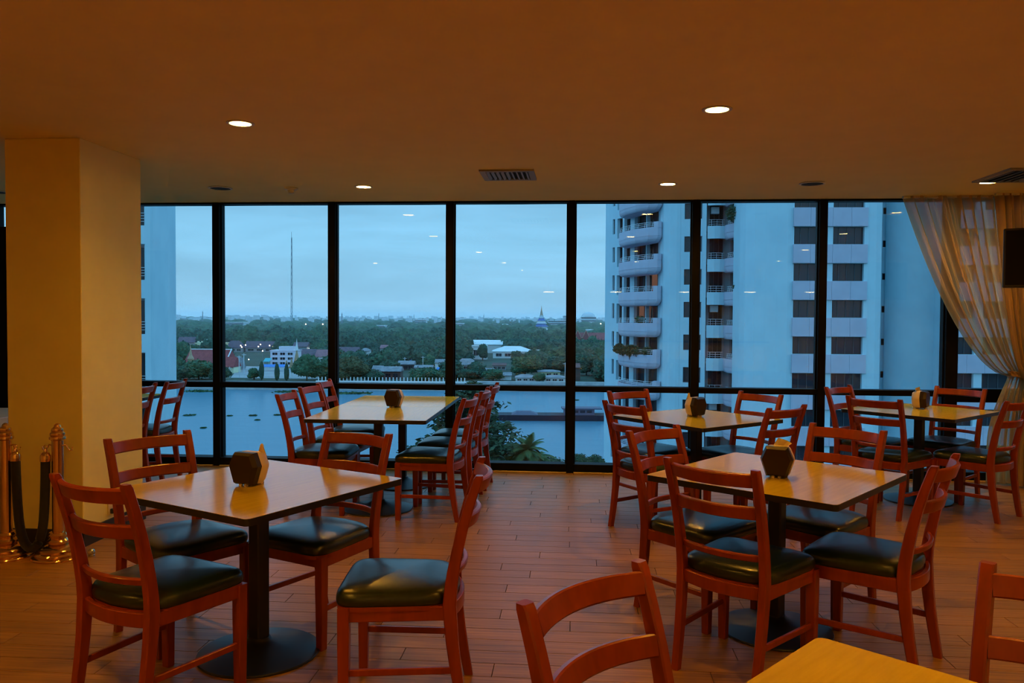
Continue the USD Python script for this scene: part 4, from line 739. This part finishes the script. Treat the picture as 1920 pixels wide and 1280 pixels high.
TR = [(372, 676, 712, 74, 'leaf_b', 'broad round tree at the left below the red temple roof'), (338, 686, 714, 40, 'leaf_a', 'dark tree at the left edge of the far bank beside the near block'), (412, 684, 714, 40, 'leaf_a', 'dark tree behind the first mullion on the far bank'), (476, 690, 712, 24, 'leaf_b', 'small round tree in the open temple yard'), (575, 664, 714, 54, 'leaf_b', 'big round tree right of the gold temple gate'), (660, 669, 716, 62, 'leaf_c', 'wide olive tree right of the second mullion'), (700, 694, 716, 40, 'leaf_a', 'dark low tree left of the timber river house'),
      (800, 690, 716, 66, 'leaf_b', 'wide bright green bush above the balustrade'), (872, 692, 712, 34, 'leaf_a', 'round tree just right of the middle mullion at the river'), (925, 692, 714, 40, 'leaf_b', 'green tree behind the small riverside shack'), (905, 645, 676, 20, 'leaf_a', 'dark tree standing before the white box house'), (970, 658, 680, 26, 'leaf_a', 'dark tree in front of the long warehouse'), (985, 668, 705, 56, 'leaf_b', 'broad bright tree below the warehouse right end'), (1040, 668, 700, 56, 'leaf_a', 'broad dark tree left of the right mullion'), (1100, 662, 704, 52, 'leaf_a', 'large tree between the right mullion and the tower'), (1122, 652, 690, 30, 'leaf_b', 'tree close beside the tower below the red roof'), (1012, 700, 716, 24, 'leaf_b', 'small bush between the two riverside houses'), (772, 640, 668, 34, 'leaf_c', 'yellowish tree in the middle of the forest')]
for t_ in TR: tree(*t_)
def cypress(px, yt, yb, w, label):
    X, D = ground(px, yb); r = w / 2 / FPX * D; zt = zat(px, yt, D); o = thing('cypress_tree', label, 'tree'); H = zt - ZG
    m = crown(r, H * .5, int(px), 4, .25); v = m.vertices; v[:, 2] = v[:, 2] * 1.25; m.vertices = v; put('foliage', moved(m, X, D, ZG + H * .42), M['leaf_a'], o); put('trunk', tube([(X, D, ZG), (X, D, ZG + H * .3)], .2, 6), M['trunk'], o)
cypress(490, 680, 713, 9, 'narrow dark cypress under the left end of the blue awning'); cypress(519, 683, 714, 9, 'narrow dark cypress in front of the white school'); cypress(537, 684, 714, 9, 'narrow dark cypress left of the gold temple gate')
# forest: countless crowns, one instancer
def forest():
    pi = UsdGeom.PointInstancer.Define(stage, '/World/forest'); tag(pi, 'dense dark green tree canopy covering the far bank', 'forest', None, 'stuff'); protos = []
    for k in range(6):
        near_ = k < 3
        c = crown(1, 1, 20 + k, 3 if near_ else 2, .34 if near_ else .28, 2.4); path = '/World/forest/crown_%d' % k
        if near_:
            g_ = np.random.default_rng(k); P = c.vertices[g_.integers(0, len(c.vertices), 420)] + g_.normal(size=(420, 3)) * .05; c = cat([c, leaves(P, .11, g_)])
        usdkit.mesh(stage, path, c, [M['leaf_a'], M['leaf_b'], M['leaf_a']][k % 3], False); protos.append(path)
    pos, ids, sc, ori = [], [], [], []; g_ = np.random.default_rng(11)
    def tryput(D, px, s, hmul):
        for l, r_, d in keep:
            if l - s * 700 / D < px < r_ + s * 700 / D and -30 < d - D < 130 * max(1, D / 500) * (.4 if d < 420 else .8): return
        if 350 < px < 600 and D < 360: return
        if 424 < px < 546 and D < 480: return
        X = (px - 960) / FPX * D; h = s * hmul * (.75 + .5 * g_.random()); pos.append((*R(X, D), ZG + h * .55)); near_ = D < 700
        k = g_.choice([0, 1, 2]) if near_ else 3 + g_.choice([0, 1, 1]); ids.append(int(k)); a = g_.random() * math.pi; sc.append((s, s * (.8 + .4 * g_.random()), h)); ori.append(Gf.Quath(math.cos(a), 0, 0, math.sin(a)))
    for i in range(3500):
        D = 306 * math.exp(g_.random() * math.log(760 / 306)); tryput(D, 270 + 900 * g_.random(), (3.2 + 2.8 * g_.random()) * (1 + (D - 306) / 900), 1.0)
    for i in range(5200):
        D = 740 * math.exp(g_.random() * math.log(3600 / 740)); tryput(D, 270 + 900 * g_.random(), (5 + 4 * g_.random()) * D / 740, .8 * min(1, 900 / D) + .12)
    pi.CreatePrototypesRel().SetTargets([Sdf.Path(p) for p in protos]); pi.CreatePositionsAttr(Vt.Vec3fArray.FromNumpy(np.array(pos, np.float32))); pi.CreateProtoIndicesAttr(Vt.IntArray(ids)); pi.CreateScalesAttr(Vt.Vec3fArray.FromNumpy(np.array(sc, np.float32))); pi.CreateOrientationsAttr(Vt.QuathArray(ori))
forest()
# temple yard paving
sheet('temple_yard', [((432 - 960) / FPX * 318, 318), ((620 - 960) / FPX * 314, 314), ((600 - 960) / FPX * 385, 392), ((440 - 960) / FPX * 385, 392)], ZG, ZG + .06, M['paving'])
for i, (px, py, m) in enumerate(((592, 702, 'pale_far'), (600, 705, 'wall_white'), (608, 704, 'wall_grey'), (584, 706, 'wall_white'), (478, 705, 'cyan_tarp'), (604, 700, 'pale_far'))):
    X, D = ground(px, py); o = thing('parked_car', ('pale', 'white', 'grey', 'second white', 'turquoise', 'far pale')[i] + ' small car parked in the far temple yard', 'car')
    put('body', box(X - 2.1, X + 2.1, D - .9, D + .9, ZG + .3, ZG + 1.0), M[m], o); put('cabin', trimesh.convex.convex_hull([(X - 1.4, D - .8, ZG + 1), (X + 1.2, D - .8, ZG + 1), (X - 1.0, D - .7, ZG + 1.55), (X + .7, D - .7, ZG + 1.55), (X - 1.4, D + .8, ZG + 1), (X + 1.2, D + .8, ZG + 1), (X - 1.0, D + .7, ZG + 1.55), (X + .7, D + .7, ZG + 1.55)]), M['win_dark'], o); put('wheels', cat([moved(rotz(trimesh.creation.cylinder(.33, .2, sections=10), 0), X + x, D - .85, ZG + .33) for x in (-1.3, 1.3)]), M['barge'], o)
# ---- river things
X1b, D = (925 - 960) / FPX * 214, 214.; X2b = (1185 - 960) / FPX * 214
o = thing('barge', 'long low dark barge passing on the river', 'boat')
put('hull', loft([np.array([(X1b + .8, D - 3, ZW - .2), (X2b, D - 3, ZW - .2), (X2b, D + 3, ZW - .2), (X1b + .8, D + 3, ZW - .2)]), np.array([(X1b, D - 3.4, ZW + 1.5), (X2b, D - 3.4, ZW + 1.5), (X2b, D + 3.4, ZW + 1.5), (X1b, D + 3.4, ZW + 1.5)])]), M['barge'], o)
put('cover', loft([np.array([(X1b + 5, D - 2.6, ZW + 1.5), (X1b + 12, D - 2.6, ZW + 1.5), (X1b + 12, D + 2.6, ZW + 1.5), (X1b + 5, D + 2.6, ZW + 1.5)]), np.array([(X1b + 6.5, D - 1, ZW + 2.3), (X1b + 10, D - 1, ZW + 2.3), (X1b + 10, D + 1, ZW + 2.3), (X1b + 6.5, D + 1, ZW + 2.3)])]), M['barge_house'], o)
put('wheelhouse', cat([box(X1b + 19, X1b + 27, D - 2.2, D + 2.2, ZW + 1.5, ZW + 3.0), box(X1b + 18.4, X1b + 29, D - 2.5, D + 2.5, ZW + 3.0, ZW + 3.3)]), M['barge_house'], o); put('windows', cat([box(X1b + 19.6 + i * 1.8, X1b + 20.9 + i * 1.8, D - 2.26, D - 2.1, ZW + 2.1, ZW + 2.7) for i in range(4)]), M['win_dark'], o)
def wground(px, py): D = 27.0 * FPX / (py - horizon(px)); return (px - 960) / FPX * D, D
for i, (px, py, w, lab) in enumerate(((354, 779.5, 20, 'largest floating clump of green weed near the left bank of the river view'), (430, 780.5, 8, 'small floating weed clump right of the first mullion'), (474, 780, 12, 'dark floating weed clump in the middle of the second pane'), (520, 779, 12, 'floating weed clump behind the first window-table chair'), (482, 788.5, 7, 'tiny floating weed clump nearer than the others'), (380, 803.5, 8, 'tiny floating weed clump in the nearest water at left'), (1082, 751, 7, 'tiny floating weed clump right of the barge'), (380, 734, 60, 'long green weed mat along the far left shore'), (660, 738, 70, 'long green weed mat under the balustrade behind the chairs'), (540, 735, 50, 'thin green weed mat in the middle of the far shore'))):
    X, D = wground(px, py); rx = w / 2 / FPX * D; g_ = np.random.default_rng(i); n = 260; P = np.c_[X + rx * .5 * g_.normal(size=n).clip(-2, 2), D + min(rx, 4) * .5 * g_.normal(size=n).clip(-2, 2), np.full(n, ZW + .12)]
    o = thing('water_weed', lab, 'water plant'); put('leaves', leaves(P, max(.35, rx * .10), g_, .25), M['hyacinth'], o); put('mat', moved(trimesh.creation.icosphere(2, 1.0).apply_transform(np.diag([rx * .8, min(rx, 4) * .7, .10, 1])), X, D, ZW), M['hyacinth'], o)
# ---- near trees below the windows
def conifer(X, D, zt, zb, r, seed, label):
    g_ = np.random.default_rng(seed); o = thing('near_tree', label, 'tree'); P, br = [], []
    for k in range(64):
        q = k / 63; z = zt - (zt - zb) * q ** .9; L = r * (.16 + .95 * q ** .75) * (.75 + .5 * g_.random()); a = k * 2.4 + g_.random()
        d = np.array([math.cos(a), math.sin(a), .10 - .1 * q]); end = np.array([X, D, z]) + d * L + [0, 0, .25]; br.append(tube([(X, D, z - .2), tuple((np.array([X, D, z]) + d * L * .5)), tuple(end)], [.05, .035, .01], 5))
        n = int(40 + 150 * L / r); s = g_.random(n) ** .7; c = np.array([X, D, z]) + d * L * s[:, None] + g_.normal(size=(n, 3)) * [.36, .36, .13] * (.4 + L / r * .7); P.append(c)
    put('foliage', leaves(np.vstack(P), .21, g_, .35), M['leaf_near'], o); put('trunk', tube([(X, D, zb - 14), (X, D, zb), (X + .05, D, zt)], [.34, .22, .03], 8), M['trunk'], o); put('branches', cat(br), M['trunk'], o, kind=None)
Dn = 47.; conifer((876 - 960) / FPX * Dn, Dn, zat(876, 724, Dn), zat(876, 905, Dn), 3.9, 5, 'feathery dark tree rising below the windows behind the chairs')
def bush(px, yt, w, D, seed, label, m='leaf_near'):
    X = (px - 960) / FPX * D; zt = zat(px, yt, D); r = w / 2 / FPX * D; o = thing('near_bush', label, 'bush'); c = np.array([X, D, zt - r])
    g_ = np.random.default_rng(seed); core = crown(r * .8, r * .8, seed, 4); lf = cat([clump(c, r, 2600, seed, r * .085, 1.0), moved(core, *c)]); put('foliage', lf, M[m], o); put('trunk', tube([(X, D, EYE - 26), (X, D, zt - r)], .2, 6), M['trunk'], o)
bush(905, 838, 110, 50, 3, 'dark bushy tree crown at the bottom of the glass left of the palms'); bush(960, 850, 90, 48, 4, 'dark bushy crown under the palm fronds'); bush(1040, 857, 70, 50, 8, 'low bush at the bottom of the glass left of the right mullion'); bush(1088, 851, 46, 50, 9, 'small bush at the bottom of the glass right of the right mullion'); bush(1118, 853, 44, 52, 12, 'small bush close against the foot of the tower')
def palm(px, yt, D, L, label, seed, up=.9):
    g_ = np.random.default_rng(seed); X = (px - 960) / FPX * D; zc = zat(px, yt, D); o = thing('palm_tree', label, 'palm tree')
    for k in range(24):
        a = k * 2.399 + seed; el = up * (1.0 - k / 21.0); n = 14; pts = []; p = np.array([X, D, zc]); d = np.array([math.cos(a) * math.cos(el), math.sin(a) * math.cos(el), math.sin(el)])
        for i in range(n): pts.append(p.copy()); p = p + d * L / n; d = d + np.array([0, 0, -.095 - .03 * k / 24]); d /= np.linalg.norm(d)
        pts = np.array(pts); rach = tube(pts, np.linspace(.035, .008, n), 5); V = []; F = []
        for i in range(1, n):
            t = pts[min(i + 1, n - 1)] - pts[i - 1]; t /= np.linalg.norm(t); s = np.cross(t, [0, 0, 1]); s /= max(np.linalg.norm(s), 1e-6); w = L * .27 * math.sin(math.pi * (i / n) ** .7) + .05
            for sg_ in (-1, 1):
                for h in (0, .33, .66):
                    b = len(V); q = pts[i] - t * h * L / n; tip = q + (s * sg_ * .8 + t * .55 + np.array([0, 0, -.25])) * w; V += [q - t * .03, q + t * .03, tip]; F.append((b, b + 1, b + 2))
        put('frond', cat([rach, trimesh.Trimesh(V, F, process=False)]), M['palm'], o)
    put('trunk', tube([(X, D, EYE - 26), (X + .1, D, zc)], [.22, .15], 9), M['trunk'], o)
palm(968, 846, 46, 1.15, 'light green palm crown left of the tall palm', 2, .75); palm(990, 846, 45, 1.35, 'fan-like palm crown in the middle of the lower glass', 5, 1.25); palm(1010, 858, 47, 1.25, 'low drooping palm at the right of the palm group', 9, .7)

# ---- evening haze over the far bank
hz = usdkit.material(stage, '/World/Looks/evening_haze', {'v': ('principled_volume', {'color': (.80, .92, 1.0), 'density': .00015, 'anisotropy': .2})}, [], volume='v.volume')
h = obj('evening_haze', room(prism([(-300, 322), (300, 304), (5200, 7000), (-5200, 7000)], ZG - 2, ZG + 60)), hz); tag(h, 'thin blue evening haze over the far bank', 'haze', None, 'stuff')
